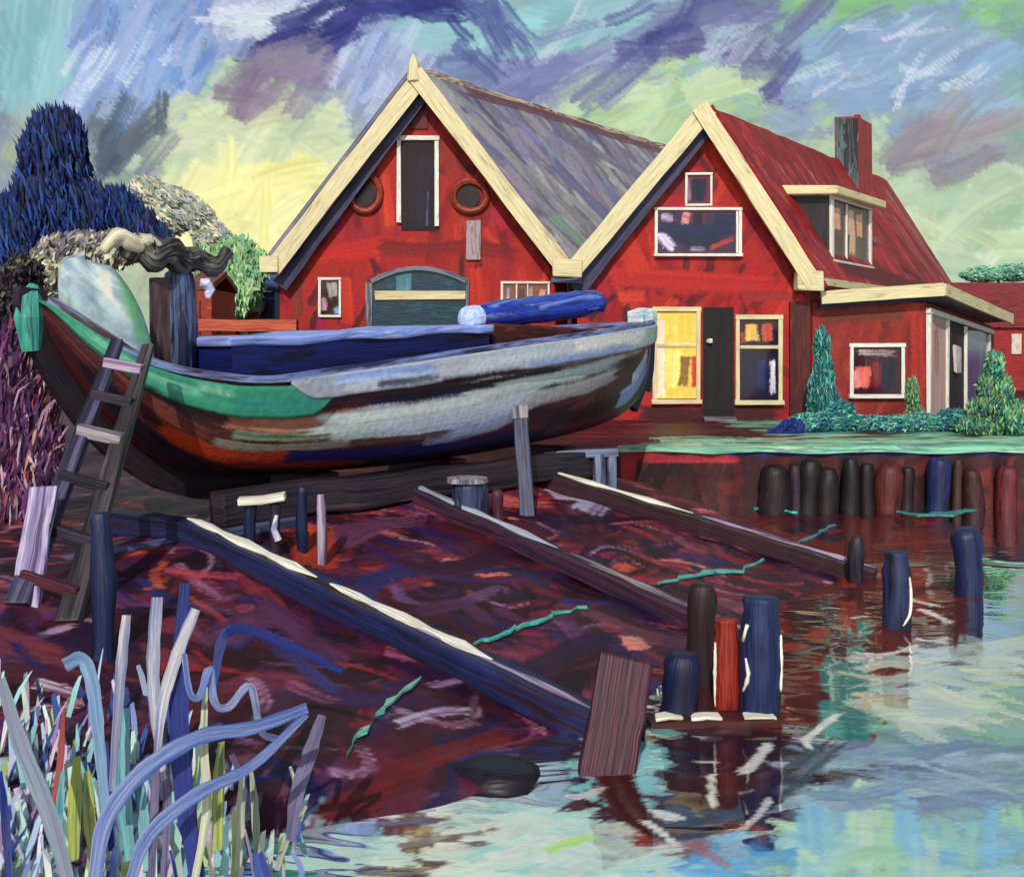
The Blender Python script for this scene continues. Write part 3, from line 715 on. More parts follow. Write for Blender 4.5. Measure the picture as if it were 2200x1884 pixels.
    reflect_foams(46, ['#2c8078', '#3c9888', '#54b094', '#2a6c6c'], (1670, 1190, 1750, 1500), (50, 160), (26, 50), .85, .5, .85)  # teal post reflection painted on the water
    reflect_foams(14, ['#8c2c20', '#6a1c1c', '#a83c28'], (1290, 1600, 1500, 1740), (60, 180), (20, 44), .8, .6)
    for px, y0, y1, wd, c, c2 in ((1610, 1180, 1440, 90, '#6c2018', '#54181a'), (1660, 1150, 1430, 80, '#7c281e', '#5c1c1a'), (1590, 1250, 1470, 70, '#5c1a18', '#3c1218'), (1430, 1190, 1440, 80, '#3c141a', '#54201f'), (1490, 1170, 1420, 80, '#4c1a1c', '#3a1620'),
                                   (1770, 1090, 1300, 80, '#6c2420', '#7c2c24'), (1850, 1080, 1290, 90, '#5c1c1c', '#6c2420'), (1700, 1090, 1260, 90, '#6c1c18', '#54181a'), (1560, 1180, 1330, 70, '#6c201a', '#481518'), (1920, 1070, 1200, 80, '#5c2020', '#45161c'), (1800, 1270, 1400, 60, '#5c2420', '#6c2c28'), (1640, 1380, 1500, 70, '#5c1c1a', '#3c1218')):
        for k in (-.3, .3): d = dwater((y0 + y1) / 2); reflect_foam(w((px + k * wd, y0), (px + k * wd + random.gauss(0, 8), (y0 + y1) / 2), (px + k * wd, y1 + random.gauss(0, 20))), wd * .8 * d / F, c, c2, .95, .35)
    reflect_foams(40, DK, (1400, 1180, 1900, 1340), (20, 90), (14, 34), .85, .6)
    reflect_foams(22, ['#2c8078', '#3c9888', '#2a6c6c'], (1680, 1200, 1740, 1490), (50, 150), (24, 44), .9, .5, .85)
    reflect_foams(150, DK + ['#4c1a1c', '#5c201e', '#241430'], (1250, 1500, 1620, 1640), (80, 240), (26, 60), .97, .25)
    reflect_foams(30, ['#78bcbc', '#8cccc4', '#98d0c8'], (1200, 1500, 1330, 1620), (50, 120), (26, 50), .85, .4)
    reflect_foams(26, ['#4c1c20', '#3a1420', '#5c2424', '#6c2a26'], (790, 1650, 960, 1770), (60, 160), (24, 50), .9, .35)
    reflect_foams(80, ['#c8e0cc', '#b0d8cc', '#dce4d0', '#b4d8c4', '#a0d0cc', '#e0dcc8', '#e8e4d4'], (900, 1650, 1340, 1800), (60, 200), (16, 44), .9, .5)
    reflect_foams(46, ['#a4d0ac', '#98c8d8', '#7cb8dc', '#b0d8a4', '#c8dcc0', '#88b8c8'], (1600, 1640, 2070, 1800), (60, 180), (24, 54), .8, .5, .4)
    reflect_foams(36, ['#c0ccb8', '#ccd0b4', '#d8d4a8', '#b0c0bc', '#dcdcc8'], (1780, 1280, 2070, 1470), (80, 220), (24, 54), .8, .5)
    reflect_foams(50, ['#7484a8', '#8c9cbc', '#a0acc4', '#5c6c98', '#b8c4d0'], (1560, 1480, 2070, 1640), (100, 280), (14, 40), .75, .7)
    # dark curved reflections painted on the water under the piles
    reflect_foam(w((1236, 1545), (1262, 1620), (1330, 1680), (1440, 1690)), .3, '#4c1816', '#2c1014', .95, .4)
    reflect_foam(w((1300, 1690), (1420, 1670), (1540, 1620), (1700, 1490)), .26, '#241630', '#1c1a3c', .9, .5)
    reflect_foam(w((1340, 1600), (1450, 1590), (1560, 1570)), .3, '#34141a', '#4c1c1c', .9, .4)
    reflect_foam(w((1100, 1724), (1150, 1704), (1210, 1690)), .09, '#a8d868', '#c8e890', .95, .3)
    reflect_foams(60, RED + DK, (1380, 1150, 1720, 1330), (60, 180), (20, 44), .95, .4, .3)
    reflect_foams(40, RED, (1720, 1080, 1960, 1250), (60, 180), (20, 44), .9, .45, .3)
    C_ = ['#d8d4c8', '#c8c0bc', '#e4e0d4']
    for q, k in (([(1290, 1660), (1320, 1670), (1380, 1720)], 20), ([(1560, 1610), (1540, 1640), (1510, 1670), (1470, 1690)], 18), ([(1700, 1440), (1650, 1480), (1630, 1500), (1660, 1530)], 20), ([(1130, 1610), (1180, 1610), (1230, 1590)], 24),
                 ([(1720, 1320), (1800, 1322), (1870, 1300)], 16), ([(1850, 1290), (1880, 1296), (1930, 1290)], 18), ([(1500, 1255), (1496, 1300), (1504, 1345), (1498, 1430)], 14), ([(1720, 1250), (1760, 1246)], 12), ([(1440, 1560), (1440, 1600), (1452, 1640)], 18), ([(1400, 1540), (1460, 1542)], 12),
                 ([(1560, 1500), (1520, 1550), (1480, 1570)], 26), ([(970, 1680), (1030, 1690), (1080, 1660)], 16), ([(1000, 1740), (1080, 1700), (1150, 1690)], 20), ([(1820, 1200), (1850, 1215), (1920, 1230)], 20), ([(1860, 1230), (1930, 1262)], 26), ([(1290, 1430), (1330, 1428)], 12)):
        d = dwater(q[0][1]); reflect_foam(w(*q), k * d / F * 1.0, random.choice(C_), random.choice(C_), .85, .4)
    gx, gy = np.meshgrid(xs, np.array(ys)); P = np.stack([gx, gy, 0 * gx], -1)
    a = N.new('ShaderNodeVertexColor'); a.layer_name = 'Col'; f = N.new('ShaderNodeVertexColor'); f.layer_name = 'ReflectFoam'
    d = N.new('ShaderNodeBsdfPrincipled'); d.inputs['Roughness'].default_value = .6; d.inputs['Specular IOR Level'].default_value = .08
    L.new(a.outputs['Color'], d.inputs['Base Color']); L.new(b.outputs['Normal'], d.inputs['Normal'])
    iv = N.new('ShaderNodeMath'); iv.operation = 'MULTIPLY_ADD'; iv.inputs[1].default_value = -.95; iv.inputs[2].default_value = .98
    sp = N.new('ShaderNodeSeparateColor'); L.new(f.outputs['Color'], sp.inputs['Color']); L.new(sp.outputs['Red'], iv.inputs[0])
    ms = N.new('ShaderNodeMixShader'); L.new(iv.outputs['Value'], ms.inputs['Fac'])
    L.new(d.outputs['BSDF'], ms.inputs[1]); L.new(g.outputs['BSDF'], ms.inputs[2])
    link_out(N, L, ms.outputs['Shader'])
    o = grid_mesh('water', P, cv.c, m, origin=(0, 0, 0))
    ca = o.data.color_attributes.new('ReflectFoam', 'FLOAT_COLOR', 'POINT'); dd = np.ones((len(o.data.vertices), 4), np.float32); dd[:, :3] = fm.c.reshape(-1, 3); ca.data.foreach_set('color', dd.ravel())
    info(o, 'canal water mirroring the red houses and sky, with red and pale reflections painted in and cream foam', kind='structure')


build_sky(); build_ground(); build_water()

# ================================================================== LIGHT AND CAMERA
cam = bpy.data.cameras.new('camera'); co = bpy.data.objects.new('camera', cam); COL.objects.link(co)
co.location = (0, 0, H0); co.rotation_euler = (math.pi / 2, 0, 0)
cam.sensor_width = 36; cam.lens = 36 * F / 2072; cam.shift_y = -187 / 2072; cam.clip_start = .1; cam.clip_end = 2000
SC.camera = co
sv = Vector((-.12, -.80, .58)).normalized()
sun = bpy.data.lights.new('sun', 'SUN'); sun.energy = 3.0; sun.angle = math.radians(.5); sun.color = (1, .95, .86)
so = bpy.data.objects.new('sun', sun); COL.objects.link(so)
so.rotation_euler = sv.to_track_quat('Z', 'Y').to_euler(); so.location = (-6, -12, 12)
w = bpy.data.worlds.new('World'); SC.world = w; w.use_nodes = True
wn, wl = w.node_tree.nodes, w.node_tree.links
st = wn.new('ShaderNodeTexSky'); st.sky_type = 'NISHITA'; st.sun_disc = False
st.sun_elevation = math.asin(sv.z); st.sun_rotation = math.atan2(sv.x, sv.y)
bg = wn['Background']; wl.new(st.outputs['Color'], bg.inputs['Color']); bg.inputs['Strength'].default_value = .11
SC.view_settings.view_transform = 'Standard'; SC.view_settings.look = 'None'
SC.view_settings.exposure = 0; SC.view_settings.gamma = 1
SC.render.engine = 'CYCLES'
SC.cycles.max_bounces = 6; SC.cycles.use_denoising = True


# ================================================================== HOUSES
D = Vector((.72, 1, 0))                 # both houses run back along this bearing
UX, NF = Vector((1, 0, 0)), Vector((0, -1, 0))
DN = D.normalized()
NS = Vector((1, -.72, 0)).normalized()  # outward from the long right-hand sides


def front(px0, py0, px1, py1, d):
    """left, bottom, right, top in metres of a rectangle on a frontal wall."""
    return X(px0, d), Z(py1, d), X(px1, d), Z(py0, d)


def solid(o, th, off=-1):
    m = o.modifiers.new('thickness', 'SOLIDIFY'); m.thickness = th; m.offset = off
    return o


def window(parent, o, u, n, u0, z0, u1, z1, base, strokes=(), t=.09, hb=(), vb=(), mat=None, fmat=None, name='window', depth=.09, sill=True, sides=1.0):
    """pane as the part, its frame (and sill) as sub-parts; strokes run over the unit square of the pane."""
    o, un, nn = Vector(o), Vector(u).normalized(), Vector(n).normalized()
    w, h = u1 - u0, z1 - z0
    st = [([(a * w, b * h) for a, b in s[0]], s[1]) + tuple(s[2:]) for s in strokes]
    p = panel(name, parent, o + un * u0 + nn * .03 + Vector((0, 0, z0 - o.z)), un, nn, w, h, base, st, mat or PANE)
    f = MB(); oo = Vector((o.x, o.y, 0)); j = .008
    f.rbox(oo, un, nn, u0 - t, u0, z0 - t * .2, z1 + t * .2, 0.0, depth, j)
    f.rbox(oo, un, nn, u1, u1 + t, z0 - t * .2, z1 + t * .2, 0.0, depth, j)
    f.rbox(oo, un, nn, u0 - t * 1.15, u1 + t * 1.15, z1 + t * .2 + .003, z1 + t * 1.25, 0.0, depth + .012, j)
    if not sill: f.rbox(oo, un, nn, u0 - t, u1 + t, z0 - t * 1.2, z0 - t * .2 - .003, 0, depth, j)
    for k in hb: f.rbox(oo, un, nn, u0, u1, z0 + h * k - t * .38, z0 + h * k + t * .38, .02, depth - .01, j)
    for k in vb: f.rbox(oo, un, nn, u0 + w * k - t * .32, u0 + w * k + t * .32, z0, z1, .02, depth - .018, j)
    f.build('frame', fmat or WHITEP, p, bevel=.008)
    if sill:
        s = MB(); s.rbox(oo, un, nn, u0 - t * 1.3, u1 + t * 1.3, z0 - t * 1.25, z0 - t * .2 - .003, 0, depth + .06, j)
        s.build('sill', fmat or WHITEP, p, bevel=.008)
    return p


def gable_wall(root, y, xl, xr, xa, zb, ze, za, paint, res=.035):
    hs = za - zb
    xs = np.arange(xl - .1, xr + .15, res); zs = np.arange(zb - .05, za + .1, res)
    cv = Canvas(xs, zs, '#a02018'); paint(cv)
    nz, nx = int(hs / res), int((xr - xl) / res)
    k = np.linspace(0, 1, nz); z = zb + hs * k
    fr = np.clip((z - ze) / (za - ze), 0, .995)
    l = xl + (xa - xl) * fr; r = xr + (xa - xr) * fr
    q = np.linspace(0, 1, nx)
    gx = l[:, None] + (r - l)[:, None] * q[None]; gz = np.repeat(z[:, None], nx, 1)
    P = np.stack([gx, np.full_like(gx, y), gz], -1)
    return grid_mesh('wall', P, cv.sample(gx, gz), WALLP, root, smooth_on=False)


def side_quad(name, root, a, b, z0, z1, base, pal, n=60, mat=None, flip=False, res=.12, z1b=None):
    """a painted wall between two plan points."""
    a, b = Vector(a), Vector(b); L = (b - a).length
    xs = np.arange(0, L + res, res); ys = np.arange(0, z1 - z0 + res, res)
    cv = Canvas(xs, ys, base)
    cv.scatter(n, pal, (0, 0, L, z1 - z0), (.5, 1.6), (.1, .4), 1.2, .5)
    u = np.linspace(0, 1, max(3, len(xs))); v = np.linspace(0, 1, max(3, len(ys)))
    gu, gv = np.meshgrid(u, v)
    top = z1 + ((z1b if z1b is not None else z1) - z1) * gu
    P = np.stack([a.x + (b.x - a.x) * gu, a.y + (b.y - a.y) * gu, z0 + (top - z0) * gv], -1)
    return grid_mesh(name, P, cv.sample(gu * L, gv * (z1 - z0)), mat or WALLP, root, flip, smooth_on=False)


def roof_slope(root, ridge0, eave0, L0, L1, paint, res=.06, th=.16, flip=False, name='roof'):
    """a slope between ridge and eave, run along D from L0 to L1; canvas u = metres along D, v = metres below ridge."""
    r, e = Vector(ridge0), Vector(eave0); S = (e - r).length
    us = np.arange(L0, L1 + res, res); vs = np.arange(0, S + res, res)
    cv = Canvas(us, vs, '#808080'); paint(cv, S)
    uu = np.linspace(L0, L1, max(4, int((L1 - L0) / res))); vv = np.linspace(0, 1, max(4, int(S / res)))
    gu, gv = np.meshgrid(uu, vv)
    gx_ = np.maximum(gu, 0)
    P = np.stack([r[i] + (e[i] - r[i]) * gv + D[i] * (gx_ if i == 0 else gu) for i in range(3)], -1)
    return solid(grid_mesh(name, P, cv.sample(gu, gv * S), ROOFP, root, flip, smooth_on=False), th, -1)


REDS = ['#a01a16', '#941618', '#ac2018', '#86141a', '#901626', '#b42a1e', '#7a1016', '#a4161e', '#6c1016', '#98182c']


def reds_paint(extra):
    def f(cv):
        b = (cv.xs[0], cv.ys[0], cv.xs[-1], cv.ys[-1])
        cv.scatter(170, REDS, b, (.6, 1.8), (.2, .5), 1.57, .35, dry=.4)
        cv.scatter(110, ['#5c0c14', '#4c0e18', '#b8301f', '#98123c', '#c43a24', '#3c1018', '#6a1020'], b, (.4, 1.4), (.1, .3), 1.5, .5, dry=.7)
        extra(cv)
    return f


# ------------------------------------------------------------------ big gabled boathouse
def build_boathouse():
    d = 30.0
    xl, xr, xa = X(566, d), X(1122, d), X(846, d)
    zb, ze, za = 1.0, Z(555, d), Z(160, d)
    root = thing('boathouse', 'tall red gabled boathouse with loft door, round windows and grey roof', 'boathouse', (xa, d, zb))
    def extra(cv):
        w = lambda *pp: [(X(a, d), Z(b, d)) for a, b in pp]
        cv.stroke(w((620, 520), (760, 500), (800, 480)), .5, '#b8201a', '#a81c18', .3)
        cv.stroke(w((760, 500), (860, 505), (960, 500), (1060, 520)), .42, '#7c1418', '#6a1218', .4)
        cv.stroke(w((830, 215), (850, 260)), .5, '#7c1218', '#5c1018', .3)
        cv.stroke(w((890, 280), (930, 370)), .4, '#7a2018', '#9c241c', .5)
        cv.stroke(w((600, 560), (605, 650)), .4, '#8a3020', '#6c2c24', .6)
        cv.stroke(w((700, 560), (705, 660)), .36, '#c8361c', '#b42a18', .4)
        cv.stroke(w((960, 540), (965, 640)), .4, '#c43020', '#a42018', .4)
        cv.stroke(w((690, 480), (680, 430)), .3, '#b01848', '#a41838', .6)
        cv.stroke(w((1000, 420), (1020, 470)), .3, '#a81440', '#b82030', .6)
        cv.stroke(w((790, 460), (780, 350)), .3, '#c8381c', '#b82818', .5)
    gable_wall(root, d, xl, xr, xa, zb, ze, za, reds_paint(extra))
    dr = Vector((xr, d, 0)); dl = Vector((xl, d, 0)); L = 14.0
    side_quad('side_wall', root, dr, dr + D * L, zb, ze, '#8c1c1c', REDS)
    side_quad('side_wall', root, dl, dl + D * L, zb, ze, '#8c1c1c', REDS, flip=True)
    bk = D * L
    g = MB(); P = lambda x, z: Vector((x, d, z)) + bk
    g.poly([P(xr, zb), P(xl, zb), P(xl, ze), P(xa, za), P(xr, ze)], .1, (0, 1, 0)); g.build('back_wall', REDWOOD, root)
    # roof slopes: the eaves run a little past the walls
    rz = za + .12; er = Vector((X(1152, d), d, Z(556, d))); el = Vector((X(538, d), d, Z(553, d)))
    rg = Vector((xa, d, rz))
    def pr(cv, S):
        b = (cv.xs[0], 0, cv.xs[-1], S)
        cv.c[:] = hexs('#77707e')
        pal = ['#84798c', '#958c98', '#746c88', '#a49e9a', '#645c80', '#9c94a4', '#807ca4', '#bcb6b0', '#8c7c94', '#c0c0b4']
        cv.scatter(330, pal, b, (.9, 2.6), (.2, .6), 1.45, .3, dry=.6)
        cv.scatter(60, ['#8a98a0', '#90a094', '#7c88b0', '#9aa890', '#54506c'], b, (.8, 2.4), (.12, .35), 1.45, .3, dry=.8)
        cv.stroke([(1.0, .3), (5, .2), (13, .3)], .5, '#6c3c44', '#5c4450', .6)
        cv.stroke([(.6, 1.2), (1.4, 3.5), (2.2, 5.4)], .7, '#a09c94', '#8c8890', .6)
        cv.stroke([(3.0, 2.5), (4.0, 5.0)], .8, '#6a6488', '#7c78a0', .6)
        cv.stroke([(1.0, 4.8), (1.6, 6.2)], .7, '#7c9884', '#8aa890', .5)
        cv.stroke([(5.0, 1.0), (9.0, 2.6)], .7, '#6c6478', '#7c7080', .6)
    roof_slope(root, rg, er, -.55, L + .3, pr)
    def pl(cv, S):
        cv.c[:] = hexs('#6c6a78'); cv.scatter(160, ['#6c6880', '#7c7484', '#5c5878', '#84808c'], (cv.xs[0], 0, cv.xs[-1], S), (.9, 2.4), (.2, .6), 1.5, .3)
    roof_slope(root, rg, el, -.55, L + .3, pl, flip=True, res=.12)
    rc = MB(); pts = [rg + D * t + Vector((0, 0, .07 + random.uniform(-.03, .03))) for t in np.linspace(.1, L, 22)]
    rc.bar(pts, .34, .16, j=.2); rc.build('ridge_cap', brush('ridge tiles', ['#5a2c30', '#8a4438', '#d8c4a8', '#6c4850', '#e4d8bc', '#704048'], (.5, 5, 5)), root)
    # barge boards on the front rake
    fy = d - .62
    def barge(a, b, w):
        m = MB(); k = 9
        pts = [a + (b - a) * (i / (k - 1)) for i in range(k)]
        m.bar(pts, w, .07, up=(0, -1, 0), j=.07); return m.build('barge_board', CREAM, root)
    ap = Vector((X(846, d - .6), fy, Z(158, d - .6)))
    barge(Vector((X(550, d - .6), fy, Z(545, d - .6))), ap + Vector((.13, 0, .1)), .46)
    nv = MB(); a_, b_ = Vector((X(566, d - .3), d - .3, Z(578, d - .3))), Vector((X(848, d - .3), d - .3, Z(196, d - .3))); nv.bar([a_ + (b_ - a_) * t for t in np.linspace(0, 1, 9)], .42, .05, up=(0, -1, 0), j=.1); nv.build('rake_shade', RAKESHADE, root)  # navy strip stands in for the shade under the overhang
    barge(ap + Vector((-.1, -.075, .12)), Vector((X(1150, d - .6), fy - .075, Z(553, d - .6))), .46)
    fn = MB(); fn.tube([ap + Vector((-.1, .0, -.1)), ap + Vector((-.12, 0, .35)), ap + Vector((-.12, 0, .62))], [.2, .15, .05], 8, .08); fn.build('finial', CREAM, root)
    lf = MB(); lf.rbox((X(528, d - .6), fy - .02, 0), UX, NF, 0, .5, Z(552, d - .6), Z(520, d - .6), -.3, .1, .03); lf.build('eave_end', CREAM, root)
    O = (0, d, 0)
    # loft door
    x0, z0, x1, z1 = front(812, 286, 880, 466, d)
    dr_ = panel('loft_door', root, (x0, d - .03, z0), UX, NF, x1 - x0, z1 - z0, '#1c1418',
                [([(.3, .2), (.3, 2.2)], .5, '#241a20', '#181014', .4), ([(.6, .1), (.66, 2.2)], .4, '#201828', '#2c2038', .5), ([(.72, .1), (.74, 1.1)], .06, '#6a6490', '#403c60', .9)], WALLP)
    m = MB(); oo = Vector((0, d, 0))
    for a, b, c, e in ((x0 - .12, x0, z0 + .2, z1), (x1, x1 + .11, z0 + .1, z1), (x0 - .15, x1 + .14, z1 + .003, z1 + .14)): m.rbox(oo, UX, NF, a, b, c, e, 0, .11, .012)
    m.build('frame', WHITEP, dr_, bevel=.01)
    # hoist beam hatch above the loft door
    x0, z0, x1, z1 = front(833, 222, 866, 262, d)
    m = MB(); m.rbox(oo, UX, NF, x0, x1, z0, z1, 0, .07, .02); m.build('hoist_hatch', brush('dark red boards', ['#3c1014', '#5c1418', '#701a1c'], (1, 9, 9)), root)
    # two round windows
    for px, py, rx, rz_, cpx in ((739, 391, 27, 33, 737), (951, 398, 30, 27, 946)):
        c = at(px, py, d); n = 40
        gl = MB()
        gl.poly([Vector((X(cpx, d) + math.cos(t) * rx * .86 / 73.3, d - .04, c.z + math.sin(t) * rz_ * .86 / 73.3)) for t in np.linspace(0, 2 * math.pi, n, endpoint=False)], .03, (0, -1, 0))
        o = gl.build('round_window', brush('dark round pane', ['#140e14', '#2a1c24', '#1c1418', '#3a2028'], (3, 3, 3), rough=.2), root)
        rm = MB(); rm.tube([Vector((c.x + math.cos(t) * rx * 1.12 / 73.3, d - .06, c.z + math.sin(t) * rz_ * 1.12 / 73.3)) for t in np.linspace(0, 2 * math.pi, n + 1)], .1, 8, .05, cap=False)
        rm.build('rim', brush('red brown rim', ['#5a2418', '#7c2c1c', '#96381f', '#4c1a18'], (2, 6, 6)), o)
    # grey board hung on the wall
    x0, z0, x1, z1 = front(944, 446, 972, 527, d)
    m = MB(); m.rbox(oo, UX, NF, x0, x1, z0, z1, 0, .08, .02); m.build('wall_plaque', brush('grey plaque', ['#6a3a40', '#9a8084', '#a89c9c', '#84686c', '#7a3c40'], (1.5, 9, 9)), root, bevel=.015)
    # large arched window
    x0, z0, x1, z1 = front(752, 570, 944, 662, d); w = x1 - x0
    gl = MB(); top = [(x0 + w * t, z1 + .36 * (1 - (2 * t - 1) ** 2)) for t in np.linspace(0, 1, 14)]
    gl.poly([Vector((x0, d - .04, z0)), Vector((x1, d - .04, z0))] + [Vector((a, d - .04, b)) for a, b in top[::-1]], .03, (0, -1, 0))
    aw = gl.build('arched_window', brush('teal glass', ['#0c2830', '#143c46', '#102c48', '#1c4c50', '#0c1c2c'], (1.2, 5, 5), rough=.15, spec=.5), root)
    fr = MB(); fr.bar([Vector((a, d - .09, b)) for a, b in top], .12, .1, up=(0, -1, 0), j=.05)
    fr.build('arch_head', brush('grey blue paint', ['#2c4854', '#4c6470', '#7c7c88', '#34404c'], (1, 8, 8)), aw)
    tb = MB(); tb.rbox(oo, UX, NF, x0 + .1, x1 - .02, Z(607, d), Z(590, d), .03, .12, .02); tb.build('transom', CREAM, aw, bevel=.01)
    for ja, jb, jt in ((x0 - .16, x0 + .02, z1 - .05), (x1 - .02, x1 + .08, z1 + .1)):
        jm = MB(); jm.rbox(oo, UX, NF, ja, jb, z0 - .4, jt, 0, .1, .02); jm.build('jamb', GREYWOOD, aw, bevel=.01)
    cu = panel('blind', aw, (X(802, d), d - .05, Z(588, d)), UX, NF, .42, .62, '#4a7884', [([(.2, 0), (.22, .6)], .3, '#6c94a0', '#34646c', .9)], WALLP)
    # small windows either side
    x0, z0, x1, z1 = front(650, 568, 686, 636, d)
    window(root, O, UX, NF, x0, z0, x1, z1, '#2a1418', [([(.2, .1), (.1, .5)], .2, '#d8a0b8', '#b87890', .6), ([(.6, .95), (.7, .5)], .26, '#a8a094', '#8c887c', .4), ([(.8, .2), (.95, .02)], .2, '#6c94d8', '#90b0e0', .4), ([(.6, .4), (.5, .1)], .2, '#34181c', '#24141c', .3)], t=.07, sill=False)
    x0, z0, x1, z1 = front(1018, 575, 1108, 625, d)
    window(root, O, UX, NF, x0, z0, x1, z1, '#7c4440', [([(.1, .1), (.12, .9)], .1, '#c8c0c0', '#8c7c84', .5), ([(.4, .0), (.42, .9)], .2, '#3c2428', '#5c3c40', .4), ([(.62, .1), (.62, .9)], .14, '#b8b0ac', '#8c8080', .6), ([(.85, .3), (.9, .8)], .2, '#d8805c', '#e8b090', .5)], t=.06, vb=(.3, .55), sill=False)


# ------------------------------------------------------------------ brick house with porch
def build_house():
    d = 29.0
    xl, xr, xa = X(1168, d), X(1636, d), X(1430, d)
    zb, ze, za = 1.0, Z(585, d), Z(250, d)
    root = thing('brick_house', 'red gabled house with lit yellow window, dormer, chimney and side porch', 'house', (xa, d, zb))
    def extra(cv):
        w = lambda *pp: [(X(a, d), Z(b, d)) for a, b in pp]
        cv.stroke(w((1230, 560), (1400, 570), (1600, 580)), .6, '#b02420', '#a01c1c', .3)
        cv.stroke(w((1560, 420), (1600, 560)), .5, '#8c1c20', '#a4282a', .4)
        cv.stroke(w((1250, 450), (1300, 560)), .6, '#b42a1c', '#c0301c', .3)
        cv.stroke(w((1460, 300), (1520, 440)), .5, '#b42818', '#c43420', .3)
        cv.stroke(w((1400, 300), (1360, 400)), .4, '#7c1c28', '#681c30', .5)
        cv.stroke(w((1500, 600), (1610, 600)), .3, '#8c2424', '#a03030', .4)
        cv.stroke(w((1250, 600), (1310, 600)), .3, '#c83a24', '#b83028', .4)
        cv.stroke(w((1270, 760), (1330, 830)), .5, '#a41c2c', '#c83434', .5)
        cv.stroke(w((1290, 835), (1450, 840), (1590, 835)), .4, '#3c1418', '#4c181c', .3)
        cv.stroke(w((1290, 700), (1290, 820)), .3, '#6a4a8c', '#8c6ca4', .6)
        cv.stroke(w((1500, 830), (1580, 800)), .3, '#3a1418', '#54201f', .4)
    gable_wall(root, d, xl, xr, xa, zb, ze, za, reds_paint(extra))
    L = 12.4
    dr = Vector((xr, d, 0)); dl = Vector((xl, d, 0))
    side_quad('side_wall', root, dr, dr + D * L, zb, ze, '#8c1c1c', REDS)
    side_quad('side_wall', root, dl, dl + D * L, zb, ze, '#8c1c1c', REDS, flip=True)
    bk = D * L; g = MB(); P = lambda x, z: Vector((x, d, z)) + bk
    g.poly([P(xr, zb), P(xl, zb), P(xl, ze), P(xa, za), P(xr, ze)], .1, (0, 1, 0)); g.build('back_wall', REDWOOD, root)
    rg = Vector((X(1425, d), d, Z(226, d))); er = Vector((X(1655, d), d, Z(588, d))); el = Vector((X(1142, d), d, Z(562, d)))
    def pr(cv, S):
        b = (cv.xs[0], 0, cv.xs[-1], S); cv.c[:] = hexs('#8c2024')
        cv.scatter(330, ['#8c1c20', '#a02828', '#7a181c', '#981f24', '#b03430', '#842428', '#6c1c22'], b, (.8, 2.2), (.15, .5), 1.45, .3, dry=.5)
        for k in range(7): cv.stroke([(1 + k * .7, .5 + random.random()), (1.1 + k * .7, 1.6 + random.random())], .16, '#b87070', '#9c4448', 1.0)
        cv.scatter(40, ['#b87c78', '#a06068', '#c89890'], b, (.5, 1.4), (.05, .14), 1.45, .2, dry=1.1)
        cv.stroke([(11.6, .4), (11.8, 2.6), (12.2, 5.4)], .5, '#7c5c60', '#9c8084', .8)
        cv.stroke([(10.2, 2.2), (10.8, 4.6)], .8, '#8c3838', '#a85050', .7)
        cv.stroke([(7.6, 4.4), (8.6, 4.6), (9.4, 5.2)], .3, '#5c1418', '#4a1418', .4)
        cv.stroke([(2.0, 4.7), (6, 5.0), (9.5, 5.2)], .7, '#54181c', '#6c2024', .4)
        cv.stroke([(6.4, 3.4), (7.4, 3.3)], .25, '#9c686c', '#84484c', .8)
    roof_slope(root, rg, er, -.5, L + .2, pr)
    def pl(cv, S):
        cv.c[:] = hexs('#842024'); cv.scatter(160, ['#8c1c20', '#a02828', '#7a181c'], (cv.xs[0], 0, cv.xs[-1], S), (.9, 2.4), (.2, .6), 1.5, .3)
    roof_slope(root, rg, el, -.5, L + .2, pl, flip=True, res=.12)
    rc = MB(); rc.bar([rg + D * t + Vector((0, 0, .05 + random.uniform(-.02, .03))) for t in np.linspace(0, L, 24)], .26, .14, j=.2); rc.build('ridge_cap', brush('red ridge tiles', ['#7c1c20', '#a83430', '#8c2428', '#c05048'], (.6, 5, 5)), root)
    vg = MB(); a = rg + D * (L + .25); b = er + D * (L + .25); vg.bar([a + (b - a) * t for t in np.linspace(0, 1, 8)], .22, .16, j=.08); vg.build('verge_board', brush('grey verge', ['#6c3038', '#94707a', '#a89098', '#7c4c54'], (.7, 8, 8)), root)
    fy = d - .56
    def barge(a, b, w):
        m = MB(); k = 9; m.bar([a + (b - a) * (i / (k - 1)) for i in range(k)], w, .07, up=(0, -1, 0), j=.07); return m.build('barge_board', CREAM, root)
    ap = Vector((X(1424, fy), fy, Z(226, fy)))
    barge(Vector((X(1152, fy), fy, Z(556, fy))), ap + Vector((.13, 0, .1)), .45)
    nv = MB(); a_, b_ = Vector((X(1166, d - .3), d - .3, Z(590, d - .3))), Vector((X(1428, d - .3), d - .3, Z(262, d - .3))); nv.bar([a_ + (b_ - a_) * t for t in np.linspace(0, 1, 9)], .38, .05, up=(0, -1, 0), j=.1); nv.build('rake_shade', RAKESHADE, root)  # shade under the left rake, built as a navy strip
    barge(ap + Vector((-.12, -.075, .12)), Vector((X(1646, fy), fy - .075, Z(575, fy))), .44)
    m = MB(); m.rbox((0, fy, 0), UX, NF, X(1118, fy), X(1178, fy), Z(562, fy), Z(524, fy), -.3, .1, .03); m.build('eave_end', CREAM, root, bevel=.04)
    m = MB(); m.rbox((0, fy, 0), UX, NF, X(1612, fy), X(1664, fy), Z(588, fy), Z(548, fy), -.3, .1, .03); m.build('eave_end', CREAM, root, bevel=.04)
    m = MB(); m.rbox((0, fy, 0), UX, NF, X(1116, fy), X(1178, fy), Z(573, fy), Z(562, fy) - .004, -.25, .04, .02); m.build('eave_bracket', NAVYWOOD, root)
